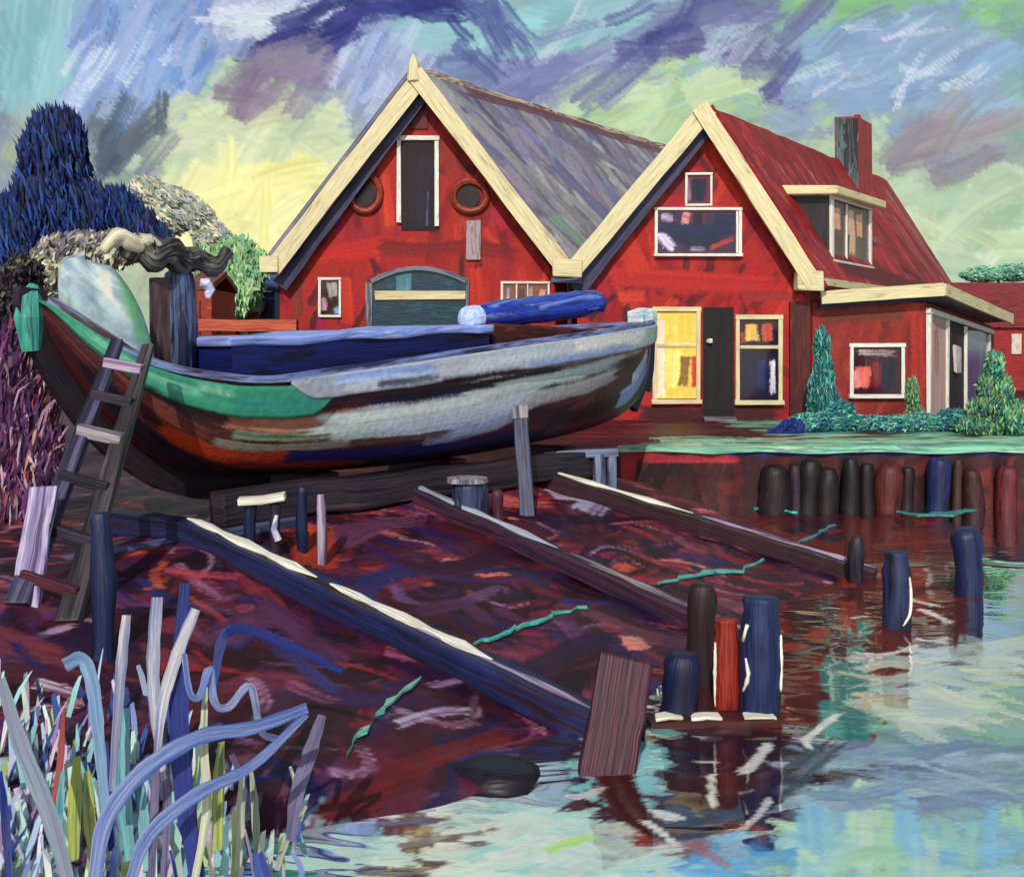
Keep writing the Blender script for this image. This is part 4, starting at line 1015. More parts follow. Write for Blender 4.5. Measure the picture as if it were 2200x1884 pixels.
    m = MB(); m.tube([at(1152, 574, d - .1), at(1152, 620, d - .1), at(1154, 842, d - .1)], .06, 8); m.build('downpipe', TARRED, root)
    g0 = Vector((X(1648, d), d - .3, Z(570, d))); m = MB(); m.bar([g0 + D * t for t in (0, 1.5, 3, 4.5, 6.0)], .16, .2, j=.06); m.build('gutter', CREAM, root)
    O = (0, d, 0); oo = Vector(O)
    # T-shaped upper window: narrow light above a wide one
    x0, z0, x1, z1 = front(1390, 356, 1436, 412, d)
    window(root, O, UX, NF, x0, z0, x1, z1, '#6a1c28', [([(.5, .9), (.52, .5), (.5, .0)], .42, '#14142c', '#1c1c40', .15), ([(.1, .1), (.1, .9)], .1, '#8c7084', '#6c3040', .7)], t=.06, sill=False)
    x0, z0, x1, z1 = front(1330, 428, 1494, 512, d)
    window(root, O, UX, NF, x0, z0, x1, z1, '#3a2440',
           [([(.02, .5), (.14, .2), (.22, .1)], .34, '#ece0f0', '#b49cc8', .5), ([(.3, .85), (.42, .8)], .4, '#c86068', '#e8c8c0', .6), ([(.05, .85), (.2, .82)], .24, '#c4b4cc', '#8c6c90', .6), ([(.4, .9), (.6, .8)], .4, '#5c1c34', '#7c2438', .5),
            ([(.0, .66), (.3, .5), (.6, .5), (.95, .6)], .42, '#141a3c', '#1c2450', .2), ([(.2, .45), (.5, .2), (.8, .4)], .36, '#1a1c40', '#10142c', .3),
            ([(.7, .85), (.95, .75)], .36, '#161a36', '#24285a', .2), ([(.5, 1.0), (.5, .6)], .3, '#12142c', '#1c1c3c', .2), ([(.65, .12), (.95, .36)], .14, '#b8301c', '#902020', .4), ([(.4, .1), (.6, .1)], .12, '#8c78a0', '#b8a8c0', .8)],
           t=.08, vb=(.98,))
    # ground floor sash windows and the dark door between
    x0, z0, x1, z1 = front(1328, 632, 1408, 806, d)
    window(root, O, UX, NF, x0, z0, x1, z1, '#e0b850',
           [([(.12, .0), (.12, 1)], .2, '#e4d8cc', '#d8b8a8', .5), ([(.4, .98), (.42, .64)], .36, '#f0b848', '#f4c860', .2), ([(.7, .98), (.72, .64)], .3, '#e8a83c', '#f0c050', .3),
            ([(.45, .58), (.4, .1)], .4, '#f0c85c', '#f4dc90', .3), ([(.75, .5), (.72, .3), (.66, .12)], .3, '#6c5024', '#8c6c34', .3), ([(.95, .5), (.95, .1)], .14, '#c03424', '#a82824', .3)],
           t=.11, hb=(.62,), mat=LITPANE, fmat=CREAM)
    x0, z0, x1, z1 = front(1496, 648, 1574, 808, d)
    window(root, O, UX, NF, x0, z0, x1, z1, '#241c34',
           [([(.3, .96), (.32, .72)], .4, '#e0a84c', '#e8c878', .3), ([(.7, .96), (.74, .72)], .3, '#b83c30', '#d87c60', .4), ([(.05, .85), (.1, .7)], .14, '#b0343c', '#8c2c30', .4),
            ([(.3, .55), (.36, .1)], .5, '#1c2448', '#141830', .2), ([(.6, .5), (.6, .1)], .3, '#2a2e60', '#1c1c38', .4), ([(.85, .5), (.86, .05)], .16, '#ece4e8', '#a8a0bc', .5)],
           t=.11, hb=(.66,), fmat=CREAM)
    x0, z0, x1, z1 = front(1422, 622, 1484, 842, d)
    dd = panel('front_door', root, (x0, d - .05, z0), UX, NF, x1 - x0, z1 - z0, '#191416', [([(.2, .1), (.3, 2.6)], .3, '#241c1c', '#141014', .4), ([(.6, .1), (.62, 2.7)], .3, '#1c1618', '#2a2224', .4)], WALLP)
    m = MB(); m.tube([at(1432, 690, d - .1), at(1436, 690, d - .16), at(1441, 690, d - .16)], [.05, .07, .06], 10); m.build('handle', BONE, dd)
    m = MB(); m.rbox(oo, UX, NF, x0 - .02, x1 + .02, zb, z0 - .004, 0, .35, .02); m.build('doorstep', GREYWOOD, root)
    # brown pilaster at the right-hand corner
    m = MB(); m.rbox(oo, UX, NF, X(1596, d), X(1636, d), zb, Z(612, d), .0, .1, .02); m.build('corner_pilaster', brush('brown brick', ['#4c1c18', '#5c241c', '#40181a', '#6c2c20'], (1, 6, 6)), root)
    # chimney on the ridge
    c0 = rg + D * 8.3; ch = MB(); x0, x1 = X(1690, c0.y), X(1737, c0.y); zt = Z(238, c0.y); zc = c0.z - 1.3
    e = D * 1.25
    A = [Vector((x0, c0.y, 0)), Vector((x1, c0.y, 0)), Vector((x1, c0.y, 0)) + e, Vector((x0, c0.y, 0)) + e]
    ch.hexa([a + Vector((0, 0, zc)) for a in A] + [a + Vector((random.uniform(-.03, .03), 0, zt + random.uniform(-.05, .05))) for a in A])
    co_ = ch.build('chimney', brush('chimney brick', ['#6c1c1c', '#a02c28', '#8a2424', '#b43c30', '#74201f'], (1.2, 5, 5)), root)
    fc = MB(); fc.rbox((0, c0.y, 0), UX, NF, x0 + .02, x1 - .02, zc + .4, zt - .03, 0, .03, .01); fc.build('shade_facing', brush('black shade facing', ['#141011', '#1c1618', '#221b1d', '#54686c', '#1c1618', '#100d0d'], (.5, 4, 4), seed=2.3), co_)  # dark slab puts the chimney's shaded side into colour
    cp = MB(); q = Vector(((x0 + x1) / 2, c0.y, zt)) + e * .5; cp.tube([q + Vector((.1, 0, -.05)), q + Vector((.1, 0, .18)), q + Vector((.1, 0, .22))], [.16, .13, .1], 10); cp.build('chimney_pot', REDWOOD, co_)
    build_dormer(root, rg, er)
    build_porch(root, d)


def build_dormer(root, rg, er):
    d = 30.95
    zt, zbm = Z(396, d), Z(512, d)
    xL, xR, xB = X(1588, d), X(1676, d), X(1662, d)
    Ln = 3.1
    dk = brush('black dormer boards', ['#120d10', '#1e1618', '#2a2022', '#181214'], (1, 8, 8))
    b = MB(); A = [Vector((xL - .3, d, zt)), Vector((xB, d, zbm - .25)), Vector((xR, d, zbm - .1)), Vector((xR, d, zt))]
    b.v = A + [a + D * Ln for a in A]
    for q in ((0, 1, 2, 3), (7, 6, 5, 4), (0, 3, 7, 4), (3, 2, 6, 7), (2, 1, 5, 6), (1, 0, 4, 5)): b.face(q, [(0, 0), (1, 0), (1, 1), (0, 1)])
    dm = b.build('dormer', dk, root)
    o = Vector((xR, d, 0)); W = Ln * D.length
    window(dm, o + NS * .0, DN, NS, .22, Z(524, d) + .02, W - .3, zt - .1, '#5c2420',
           [([(.12, .9), (.14, .5)], .7, '#f0b090', '#e89070', .3), ([(.5, .95), (.52, .1)], .7, '#ecc8a4', '#d89c74', .3), ([(.72, .9), (.74, .45)], .6, '#f0ac7c', '#e08c60', .3),
            ([(.2, .4), (.22, .05)], .5, '#3c1418', '#54201f', .2), ([(.42, .5), (.4, .05)], .3, '#4c1c18', '#341214', .2), ([(.85, .5), (.85, .05)], .5, '#4c1414', '#3a1014', .2)],
           t=.14, vb=(.36,), name='dormer_window')
    r = MB(); z0 = zt + .003
    P = [Vector((X(1568, d), d - .35, z0 - .02)), Vector((xR + .16, d - .35, z0)), Vector((xR + .28, d - .35, z0)) + D * (Ln + .25), Vector((X(1568, d), d - .35, z0)) + D * (Ln + .25)]
    r.hexa(P + [p + Vector((0, 0, .25 + random.uniform(-.03, .03))) for p in P]); r.build('dormer_roof', CREAM, dm, bevel=.04)
    s = MB(); s.rbox(o, DN, NS, .1, W - .2, zbm - .42, zbm - .25, 0, .12, .02); s.build('lead_apron', brush('lead', ['#2c2c34', '#4c5058', '#6c6870'], (1, 6, 6)), dm)


def build_porch(root, d0):
    d = d0 + .25
    xl, xr = X(1640, d), X(1874, d); zb = 1.0; zt = Z(612, d)
    pr = panel('porch', root, (xl, d, zb), UX, NF, xr - xl, zt - zb, '#8a2a24', [], WALLP)
    W, H = xr - xl, zt - zb
    pr.hide_render = False
    # repaint the front with loose brick reds
    cv = Canvas(np.arange(0, W, .04), np.arange(0, H, .04), '#86261f')
    cv.scatter(70, ['#8c2824', '#7a2420', '#a03028', '#6c201e', '#903a30'], (0, 0, W, H), (.4, 1.4), (.15, .4), 1.5, .4)
    cv.stroke([(.3, H - .45), (1.2, H - .35), (2.6, H - .3)], .5, '#6a2c20', '#7c3424', .3)
    cv.stroke([(W - .25, H - .3), (W - .2, .3)], .4, '#a82c24', '#902424', .4)
    cv.stroke([(.25, .3), (.25, H - .5)], .4, '#9a241f', '#7c1c20', .4)
    me = pr.data; ca = me.color_attributes['Col']; n = len(me.vertices); co = np.zeros(n * 3, np.float32); me.vertices.foreach_get('co', co); co = co.reshape(-1, 3) + root_loc(pr)
    dcol = np.ones((n, 4), np.float32); dcol[:, :3] = lin(cv.sample(co[:, 0] - xl, co[:, 2] - zb)); ca.data.foreach_set('color', dcol.ravel())
    Ls = 6.6; c = Vector((xr, d, 0))
    side_quad('porch_side', pr, c, c + D * Ls, zb, zt, '#80281f', ['#8c2824', '#7a2420', '#a03028', '#6c201e'], z1b=zt - .55)
    # flat roof falling gently to the back, with a deep cream fascia
    z0 = Z(600, d); m = MB(); fall = -.62
    def edge(p): return Vector(p)
    A = [Vector((X(1652, d), d - .4, z0 - .1)), Vector((X(1896, d), d - .4, z0 + .12)), Vector((X(1896, d), d - .4, z0 + .12 + fall)) + D * (Ls + .3), Vector((X(1652, d), d - .4, z0 - .1 + fall)) + D * (Ls + .3)]
    m.hexa([a + Vector((0, 0, -.02)) for a in A] + [a + Vector((0, 0, .16)) for a in A]); rf = m.build('porch_roof', brush('grey felt', ['#5c5058', '#7c7078', '#94888c'], (1, 5, 5)), pr)
    f = MB(); k = 7
    f.bar([A[0] + (A[1] - A[0]) * t + Vector((0, -.04, .05)) for t in np.linspace(0, 1, k)], .08, .34, j=.06)
    f.bar([A[1] + (A[2] - A[1]) * t + NS * .045 + Vector((0, 0, .05)) for t in np.linspace(0, 1, k)], .08, .32, j=.06); f.build('fascia', CREAM, rf)
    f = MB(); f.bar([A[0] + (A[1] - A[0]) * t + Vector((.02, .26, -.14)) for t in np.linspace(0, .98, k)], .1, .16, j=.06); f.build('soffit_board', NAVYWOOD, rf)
    x0, z0w, x1, z1 = front(1726, 704, 1822, 796, d)
    window(pr, (0, d, 0), UX, NF, x0, z0w, x1, z1, '#3a1c28',
           [([(.2, .6), (.2, .1)], .4, '#e0605c', '#e88878', .3), ([(.05, .5), (.08, .1)], .2, '#e8a098', '#d87070', .4), ([(.5, .7), (.5, .1)], .3, '#8c2c30', '#5c2030', .3), ([(.75, .8), (.72, .1)], .5, '#16162a', '#242448', .2), ([(.1, .9), (.9, .88)], .18, '#b8a8a8', '#9c8c94', .7)],
           t=.1, name='porch_window')
    # glazed side: white posts, a pale panel and a dark door
    w = Ls * D.length
    hp = H - .3
    p1 = panel('porch_panel', pr, c + DN * .15 + NS * .03 + Vector((0, 0, zb + .1)), DN, NS, 1.75, hp - .1, '#c09890', [([(.3, .2), (.4, 2.5)], .5, '#b88078', '#d8b8b0', .6), ([(1.0, .2), (1.0, 2.6)], .5, '#c8a8a0', '#a07870', .6), ([(.7, 2.4), (.9, 1.0)], .4, '#8c5450', '#d0b0a8', .6)], WALLP)
    p2 = panel('porch_door', pr, c + DN * 2.1 + NS * .03 + Vector((0, 0, zb + .1)), DN, NS, 1.9, hp - .25, '#2c1c20', [([(.4, .2), (.5, 2.5)], .6, '#34202a', '#20161c', .3), ([(1.2, .2), (1.3, 2.5)], .6, '#2c1e22', '#3c2a34', .3)], WALLP)
    m = MB(); q = c + DN * 2.7 + NS * .06; m.rbox(q, DN, NS, 0, .55, zb + 1.25, zb + 2.0, 0, .05, .05); m.build('notice_board', brush('pale board', ['#a89490', '#c8bcb4', '#8c7474'], (2, 5, 5)), p2, bevel=.03)
    p3 = panel('porch_panel', pr, c + DN * 4.4 + NS * .03 + Vector((0, 0, zb + .3)), DN, NS, 2.6, hp - .7, '#6a4a7c', [([(.6, .1), (.6, 2.0)], .7, '#5c3c70', '#8c6ca0', .4), ([(1.8, .1), (1.9, 2.0)], .7, '#84749c', '#5c4474', .5)], PANE)
    for u in (.02, 1.92, 4.05, 7.1):
        m = MB(); m.rbox(c, DN, NS, u, u + .15, zb, zb + hp - u * .07, 0, .1, .02); m.build('porch_post', WHITEP, pr, bevel=.01)
    m = MB(); m.bar([c + DN * t + NS * .06 + Vector((0, 0, zb + hp + .08 - t * .066)) for t in (0, 2, 4, 6, 7.6)], .12, .14, j=.05); m.build('porch_lintel', WHITEP, pr)


build_boathouse(); build_house()


# ================================================================== THE BOAT ON THE SLIP
BU = Vector((.68, .733, 0)).normalized(); BV = Vector((.733, -.68, 0)).normalized()
B0 = Vector((-4.98, 11.4, 0)); BL = 10.85


def curve(xs, ys):
    p = catmull(list(zip(xs, ys)), 10)
    return lambda s: np.interp(s, p[:, 0], p[:, 1])


SHEER = curve([0, .5, 1.0, 2.0, 3.0, 5.5, 7.0, 9.0, 11.07], [3.50, 3.08, 2.77, 2.61, 2.70, 2.96, 3.10, 3.27, 3.40])
KEEL = curve([0, .3, .8, 1.5, 2.3, 3.5, 5.0, 7.0, 9.0, 10.0, 10.6, 11.07], [3.3, 2.72, 2.1, 1.62, 1.46, 1.42, 1.42, 1.5, 1.68, 1.92, 2.25, 3.0])


def BEAM(s):
    a = np.asarray(s) / BL * 2 - 1
    e = np.where(a < 0, np.abs(a) ** 2.6, np.abs(a) ** 2.3)
    return .05 + 1.38 * np.clip(1 - e, 0, 1) ** np.where(a < 0, .62, .78)


def hull_pt(s, g, side=1, off=0.0):
    """point on the hull: s metres from the bow, g 0 at the sheer to 1 at the keel."""
    s = np.asarray(s, float); g = np.asarray(g, float)
    th = np.linspace(0, math.pi / 2, 60); e = .62
    cv_, sv_ = np.cos(th) ** e, np.sin(th) ** e
    arc = np.concatenate([[0], np.cumsum(np.hypot(np.diff(cv_), np.diff(sv_)))]); arc /= arc[-1]
    cc = np.interp(g, arc, cv_); ss = np.interp(g, arc, sv_)
    zs, zk, b = SHEER(s), KEEL(s), BEAM(s)
    v = (b * cc * (1 - .1 * ss) + off * (1 - g)) * side
    z = zs - (zs - zk) * ss - off * g * .6
    return np.stack([B0.x + BU.x * s + BV.x * v, B0.y + BU.y * s + BV.y * v, z], -1)


def bp(s, v, z): return B0 + BU * s + BV * v + Vector((0, 0, z))


def hull_band(name, root, s0, s1, g0, g1, base, strokes, off, mat=HULLP, side=1):
    ss = np.linspace(s0, s1, max(8, int((s1 - s0) / .04))); gg = np.linspace(g0, g1, 10)
    cv = Canvas(ss, np.linspace(0, 1, 24), base)
    for st in strokes: cv.stroke(*st)
    gs, gk = np.meshgrid(ss, np.linspace(0, 1, 10))
    taper = np.sin(np.clip((gs - s0) / .35, 0, 1) * math.pi / 2) * np.sin(np.clip((s1 - gs) / .35, 0, 1) * math.pi / 2)
    wob = .012 * np.sin(gs * 5.1) + .008 * np.sin(gs * 11.3 + 1)
    P = hull_pt(gs, g0 + (g1 - g0) * (gk * (.25 + .75 * taper) + wob), side, off)
    return solid(grid_mesh(name, P, cv.sample(gs, gk), mat, root, smooth_on=True), off * 1.3, -1)


def build_boat():
    root = thing('barge', 'old wooden barge with green bow strake propped up on the slipway', 'boat', tuple(bp(5.5, 0, 1.0)))
    ss = BL * (.5 - .5 * np.cos(np.linspace(0, math.pi, 640))); ss = .35 * ss + .65 * np.linspace(0, BL, 640); GL = 2.4
    cv = Canvas(np.linspace(0, BL, 1000), np.linspace(0, GL, 240), '#43191b')
    cv.scatter(230, ['#4a1c1c', '#3a1418', '#54241f', '#2c1218', '#5c2c28', '#3c1c2c', '#482028'], (0, 0, BL, GL), (.9, 2.6), (.08, .22), 0, .1, dry=.5)
    S = cv.stroke
    S([(.1, .2), (.8, .5), (1.6, .75)], .3, '#2a1820', '#3c2028', .4)
    S([(.4, .45), (1.0, .75), (1.6, .95)], .26, '#7c3c28', '#5c2c2c', .5)
    S([(1.6, .55), (2.6, .62), (3.6, .66)], .34, '#a8684c', '#8c5444', .5)
    S([(1.7, .78), (2.6, .82), (3.4, .84)], .14, '#6c8c70', '#8c9c84', .8)
    S([(1.5, .95), (2.4, .98), (3.4, 1.0)], .16, '#7c8478', '#8c6c58', .7)
    S([(3.0, .72), (3.6, .74), (4.2, .72)], .34, '#a4c8b8', '#98b4a8', .4)
    S([(3.6, .74), (5.0, .7), (6.2, .66)], .36, '#a8a8b0', '#94a0b4', .4)
    S([(3.8, .86), (5.0, .84), (6.3, .74)], .3, '#8c98b8', '#a8b0c4', .5)
    S([(4.6, 1.0), (5.4, .96), (6.2, .84)], .28, '#7c88b0', '#8c98c0', .6)
    S([(4.4, .52), (6.0, .52), (7.6, .46), (8.6, .42)], .24, '#94a8a4', '#b4c8bc', .6)
    S([(5.6, .64), (7.0, .62), (8.4, .58)], .26, '#84908c', '#7c7478', .6)
    S([(3.4, .44), (4.6, .46), (5.6, .42)], .12, '#1c1e44', '#262a54', .4)
    S([(2.6, .3), (4.5, .3), (6.5, .28)], .14, '#4c1a18', '#3a1416', .3)
    S([(7.0, .34), (8.6, .34), (10, .4)], .16, '#4a1c1e', '#5c2828', .4)
    S([(1.1, 1.16), (1.8, 1.2), (2.6, 1.2)], .3, '#a83418', '#8c2c18', .3)
    S([(1.9, 1.3), (2.8, 1.3), (3.8, 1.3)], .34, '#8a2818', '#6c2018', .4)
    S([(2.4, 1.12), (3.6, 1.2), (5.2, 1.24), (6.6, 1.2)], .24, '#141c58', '#1a2048', .3)
    S([(4.0, 1.36), (5.5, 1.36), (7.4, 1.3)], .3, '#161a40', '#241c38', .3)
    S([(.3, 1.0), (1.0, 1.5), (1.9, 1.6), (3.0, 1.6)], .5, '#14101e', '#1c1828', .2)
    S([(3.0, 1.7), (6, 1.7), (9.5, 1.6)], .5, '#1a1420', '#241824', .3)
    S([(6.8, 1.1), (8.2, 1.08), (9.4, 1.0)], .34, '#2c1416', '#1c1416', .3)
    S([(8.0, .8), (8.8, .84), (9.6, .7)], .3, '#4a1c1c', '#341418', .4)
    S([(8.9, 1.06), (9.6, .98), (10.2, .7)], .26, '#7c94cc', '#a0b4dc', .5)
    S([(9.5, .8), (9.9, .6), (10.15, .42)], .2, '#a8b8cc', '#c0c8d4', .5)
    S([(9.9, .95), (10.3, .7), (10.5, .45)], .18, '#2a48a8', '#5c78c0', .4)
    S([(10.4, 1.1), (10.7, .7), (10.8, .3)], .22, '#14203c', '#1c3444', .3)
    S([(9.4, 1.3), (10.2, 1.2), (10.7, .9)], .22, '#161418', '#20201c', .3)
    S([(2.9, .74), (4.2, .7), (5.6, .66), (6.6, .58)], .42, '#b4c4c4', '#a0a8bc', .45)
    S([(4.0, .9), (5.2, .86), (6.4, .74)], .3, '#a8b4d0', '#8c98c0', .6)
    S([(4.8, .5), (6.4, .48), (8.0, .42), (9.2, .38)], .3, '#b8c8c4', '#94a4a8', .7)
    S([(5.8, .68), (7.2, .64), (8.8, .52)], .3, '#a8aeb0', '#847c80', .8)
    S([(4.4, 1.06), (5.2, 1.04), (6.0, .92)], .26, '#9ca8d0', '#7c88b8', .7)
    S([(1.9, .58), (2.8, .64), (3.4, .64)], .24, '#c08868', '#a46c54', .6)
    S([(3.4, .42), (5, .42), (7.2, .37)], .1, '#1c1630', '#2c1218', .3)
    S([(6.2, .56), (7.6, .54), (9.0, .46)], .07, '#301418', '#4a1c1c', .4)
    S([(4.6, .6), (5.8, .6), (7.0, .56)], .06, '#1a1c40', '#2c1620', .5)
    S([(3.2, .98), (4.2, 1.0), (4.9, .98)], .12, '#5c4c40', '#3c2420', .5)
    S([(2.6, .66), (4.0, .66), (5.4, .62), (6.6, .54)], .3, '#c8d4d0', '#b0b4bc', .4)
    S([(3.6, .84), (5.0, .82), (6.4, .7)], .24, '#c4ccdc', '#9ca8cc', .5)
    S([(4.9, 1.0), (5.6, .96), (6.3, .84)], .2, '#b0bcdc', '#8c98c8', .6)
    S([(5.4, .5), (7.0, .47), (8.6, .41)], .2, '#c0d0c8', '#9cacac', .6)
    S([(6.0, .68), (7.4, .64), (8.7, .54)], .16, '#b4b8b8', '#8c8484', .7)
    S([(3.0, .64), (4.4, .62), (5.6, .58)], .12, '#e0e8e4', '#b8ccc4', .6)
    S([(2.4, 1.12), (3.6, 1.2), (5.2, 1.24), (6.4, 1.2)], .2, '#161e64', '#1a2050', .3)
    S([(1.0, 1.08), (1.7, 1.14), (2.5, 1.14)], .24, '#b83c1c', '#98301c', .3)
    S([(3.8, .8), (5.2, .78), (6.3, .68)], .16, '#ccd2de', '#a8b4d0', .6)
    S([(5.6, .46), (7.0, .44), (8.2, .4)], .1, '#d0dcd4', '#a8b8b4', .7)
    S([(8.9, 1.04), (9.6, .94), (10.15, .62)], .3, '#a0b4e0', '#5c78c8', .5)
    S([(9.3, .78), (9.8, .6), (10.1, .4)], .24, '#c8d0dc', '#a0a8b8', .5)
    S([(7.6, .4), (8.8, .36), (9.8, .34)], .1, '#d4d8d0', '#a8a8ac', .9)
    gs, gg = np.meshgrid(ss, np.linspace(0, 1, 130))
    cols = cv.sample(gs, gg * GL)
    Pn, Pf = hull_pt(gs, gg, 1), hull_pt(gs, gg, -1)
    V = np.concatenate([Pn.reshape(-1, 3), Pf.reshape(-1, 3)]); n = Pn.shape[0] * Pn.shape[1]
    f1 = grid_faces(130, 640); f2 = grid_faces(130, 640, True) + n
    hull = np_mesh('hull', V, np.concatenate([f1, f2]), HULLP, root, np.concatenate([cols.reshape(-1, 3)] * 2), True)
    # inside of the bulwarks and the deck
    def deck_z(s): return np.minimum(SHEER(s) - .1, np.maximum(2.44 + .04 * np.maximum(s - 2, 0) * 1.6, KEEL(s) + .3))
    rust = brush('rust orange bulwark', ['#7c2c1c', '#c05a3c', '#d87c58', '#a03c24', '#5c2018'], (1.2, 6, 6), coord='Object')
    for sd in (1, -1):
        s2, k = np.meshgrid(ss[3:-3], np.linspace(0, 1, 6)); zs = SHEER(s2); b = np.maximum(BEAM(s2) - .07, .01) * sd
        z = zs + (deck_z(s2) - .02 - zs) * k; b = b * (1 - .06 * k)
        P = np.stack([B0.x + BU.x * s2 + BV.x * b, B0.y + BU.y * s2 + BV.y * b, z], -1)
        np_mesh('bulwark_lining', P.reshape(-1, 3), grid_faces(6, 634, sd > 0), rust, root)
    s2, k = np.meshgrid(ss[3:-3], np.linspace(-1, 1, 8)); b = BEAM(s2) * k * .93
    P = np.stack([B0.x + BU.x * s2 + BV.x * b, B0.y + BU.y * s2 + BV.y * b, deck_z(s2)], -1)
    np_mesh('deck', P.reshape(-1, 3), grid_faces(8, 634), brush('rusty deck', ['#5c2018', '#b04c30', '#8c3420', '#3c1c20'], (1.4, 5, 5), coord='Object'), root)
    for sd, nm in ((1, 'gunwale'), (-1, 'gunwale')):
        m = MB(); q = np.linspace(.06, BL - .06, 70); b = (BEAM(q) - .02) * sd
        m.bar([bp(s, v, z + .02) for s, v, z in zip(q, b, SHEER(q))], .14, .08, j=.1)
        m.build(nm, brush('dark gunwale', ['#1c1a30', '#2c3050', '#7c8cc0', '#3c2028', '#241418'], (.5, 6, 6), seed=3 + sd), root)
    # strakes
    hull_band('bow_strake', root, .0, 2.9, .03, .21, '#2f8468',
              [([(0, .5), (1.8, .5), (3.5, .5)], 1.2, '#2f8468', '#3c9878', .3), ([(.3, .3), (.9, .4), (1.4, .5)], .35, '#5cb088', '#84c4a0', .6), ([(1.6, .6), (2.4, .6), (3.4, .6)], .5, '#2a8070', '#368c7c', .4),
               ([(.1, .9), (1, .9)], .2, '#1c2c3c', '#244444', .5), ([(1.3, .2), (1.7, .2)], .3, '#7cb898', '#a8d0a8', .7), ([(3.0, .3), (3.5, .5)], .5, '#6c2018', '#44201c', .5)], .045)
    hull_band('rubbing_strake', root, 2.3, 10.7, -.01, .12, '#9aa0ac',
              [([(2.7, .5), (5, .5), (8, .5), (10.7, .5)], 1.3, '#acb4be', '#bcc0c4', .2), ([(2.8, .3), (3.6, .3), (4.4, .4)], .4, '#a8c0f0', '#6c88c8', .5), ([(3.4, .7), (4.4, .8)], .3, '#3c3c54', '#5c6078', .7),
               ([(4.8, .5), (6, .4), (7.4, .5)], .5, '#ccd2d6', '#b0bac8', .3), ([(7, .35), (8.6, .4), (9.6, .5)], .6, '#dce0da', '#eceadc', .3), ([(6, .8), (7.6, .8), (9, .75)], .3, '#8ca0d0', '#7c8cb8', .6), ([(9.6, .4), (10.6, .5)], .7, '#a4c8b4', '#84b49c', .3), ([(4.4, .95), (6, .95)], .15, '#241c28', '#3c2c34', .4)], .05)
    st = MB(); q = [(0.0, 3.62), (.0, 3.4), (.28, 2.74), (.78, 2.06), (1.48, 1.54), (2.2, 1.34), (2.9, 1.28)]
    pl = catmull(q, 5); st.bar([bp(s - .06, 0, z - .02) for s, z in pl], .16, .3, up=tuple(BU), j=.05)
    st.build('stem_post', brush('black brown stem', ['#150d12', '#2a161c', '#1c1824', '#3c2028'], (1, 8, 8)), root, bevel=.02)
    cpz = MB(); cpz.tube([bp(-.05, 0, 2.95), bp(-.08, 0, 3.3), bp(-.08, 0, 3.5), bp(-.03, 0, 3.64)], [.1, .15, .13, .05], 10, .1); cpz.build('stem_head', TEALWOOD, root)
    sp = MB(); sp.bar([bp(BL - .45, 0, 1.9), bp(BL - .12, 0, 2.4), bp(BL + .03, 0, 3.0), bp(BL + .02, 0, 3.45)], .14, .22, up=tuple(BU), j=.04); sp.build('stern_post', TARRED, root, bevel=.02)
    sh = MB(); sh.bar([bp(BL - .55, .14, 3.5), bp(BL - .2, .1, 3.56), bp(BL + .1, 0, 3.46)], .3, .22, j=.12); sh.build('rudder_head', brush('pale blue paint', ['#a0c0d4', '#cfe0e8', '#e0ecf0', '#8cb8b0', '#b4d4d8'], (1.5, 7, 7)), root, bevel=.03)
    ru = MB(); ru.bar([bp(BL - .02, 0, 2.2), bp(BL + .08, 0, 2.6), bp(BL + .12, 0, 3.2)], .09, .2, up=tuple(BU), j=.05); ru.build('rudder', NAVYWOOD, root, bevel=.02)
    # hatch, cabin and mast step
    hs = np.linspace(1.85, 6.0, 12); ht = np.interp(hs, [1.85, 6.0], [3.02, 3.26])
    m = MB(); m.bar([bp(s, .05, (z + deck_z(s) - .1) / 2) for s, z in zip(hs, ht)], 1.5, .66, j=.012); m.build('hatch_coaming', brush('navy coaming', ['#0a0c34', '#10144c', '#161c60', '#0c0c28', '#1a1230'], (.6, 7, 7)), root)
    m = MB(); m.bar([bp(s, .05, z + .01 + .02 * math.sin(s * 4)) for s, z in zip(np.linspace(1.78, 6.06, 14), np.linspace(3.02, 3.25, 14))], 1.58, .11, j=.03)
    m.build('hatch_cover', brush('pale blue hatch cover', ['#6c4c68', '#7c84c4', '#94a8e4', '#6c88d4', '#b0c0ec', '#70609a'], (.5, 5, 5), seed=4), root, bevel=.03)
    m = MB(); m.bar([bp(s, .05, (z + 2.6) / 2) for s, z in zip(np.linspace(6.2, 10.0, 8), np.linspace(3.26, 3.42, 8))], 1.3, .82, j=.02, taper=(1, .55)); m.build('aft_cabin', brush('dark maroon cabin', ['#2c1014', '#4c1c1c', '#3a1418', '#6c3028', '#401818'], (.8, 6, 6)), root, bevel=.03)
    m = MB(); m.tube([bp(1.67, 0, 2.45), bp(1.66, 0, 3.2), bp(1.65, 0, 3.7), bp(1.65, 0, 3.84), bp(1.65, 0, 3.9)], [.17, .2, .19, .16, .08], 14, .05); m.build('mast_stump', brush('navy mast stump', ['#10101c', '#161a40', '#1c1c30', '#4c5c80', '#141420', '#2c2430'], (.8, 7, 7), rough=.3), root)
    m = MB(); m.bar([bp(1.47, .02, 2.5), bp(1.46, .0, 3.1), bp(1.46, 0, 3.78)], .16, .3, up=tuple(BU), j=.06); m.build('mast_cheek', brush('brown cheek', ['#241418', '#3c2c2c', '#5c4444', '#1c1418'], (1, 9, 9)), root, bevel=.02)
    m = MB(); m.tube([bp(1.86, .1, 3.74), bp(1.93, .12, 3.74), bp(1.99, .1, 3.66), bp(1.96, .1, 3.56)], [.05, .06, .06, .03], 8, .1); m.build('mast_cleat', brush('pale cleat', ['#9ca8dc', '#e0e4f4', '#7c7ca8'], (3, 6, 6)), root)


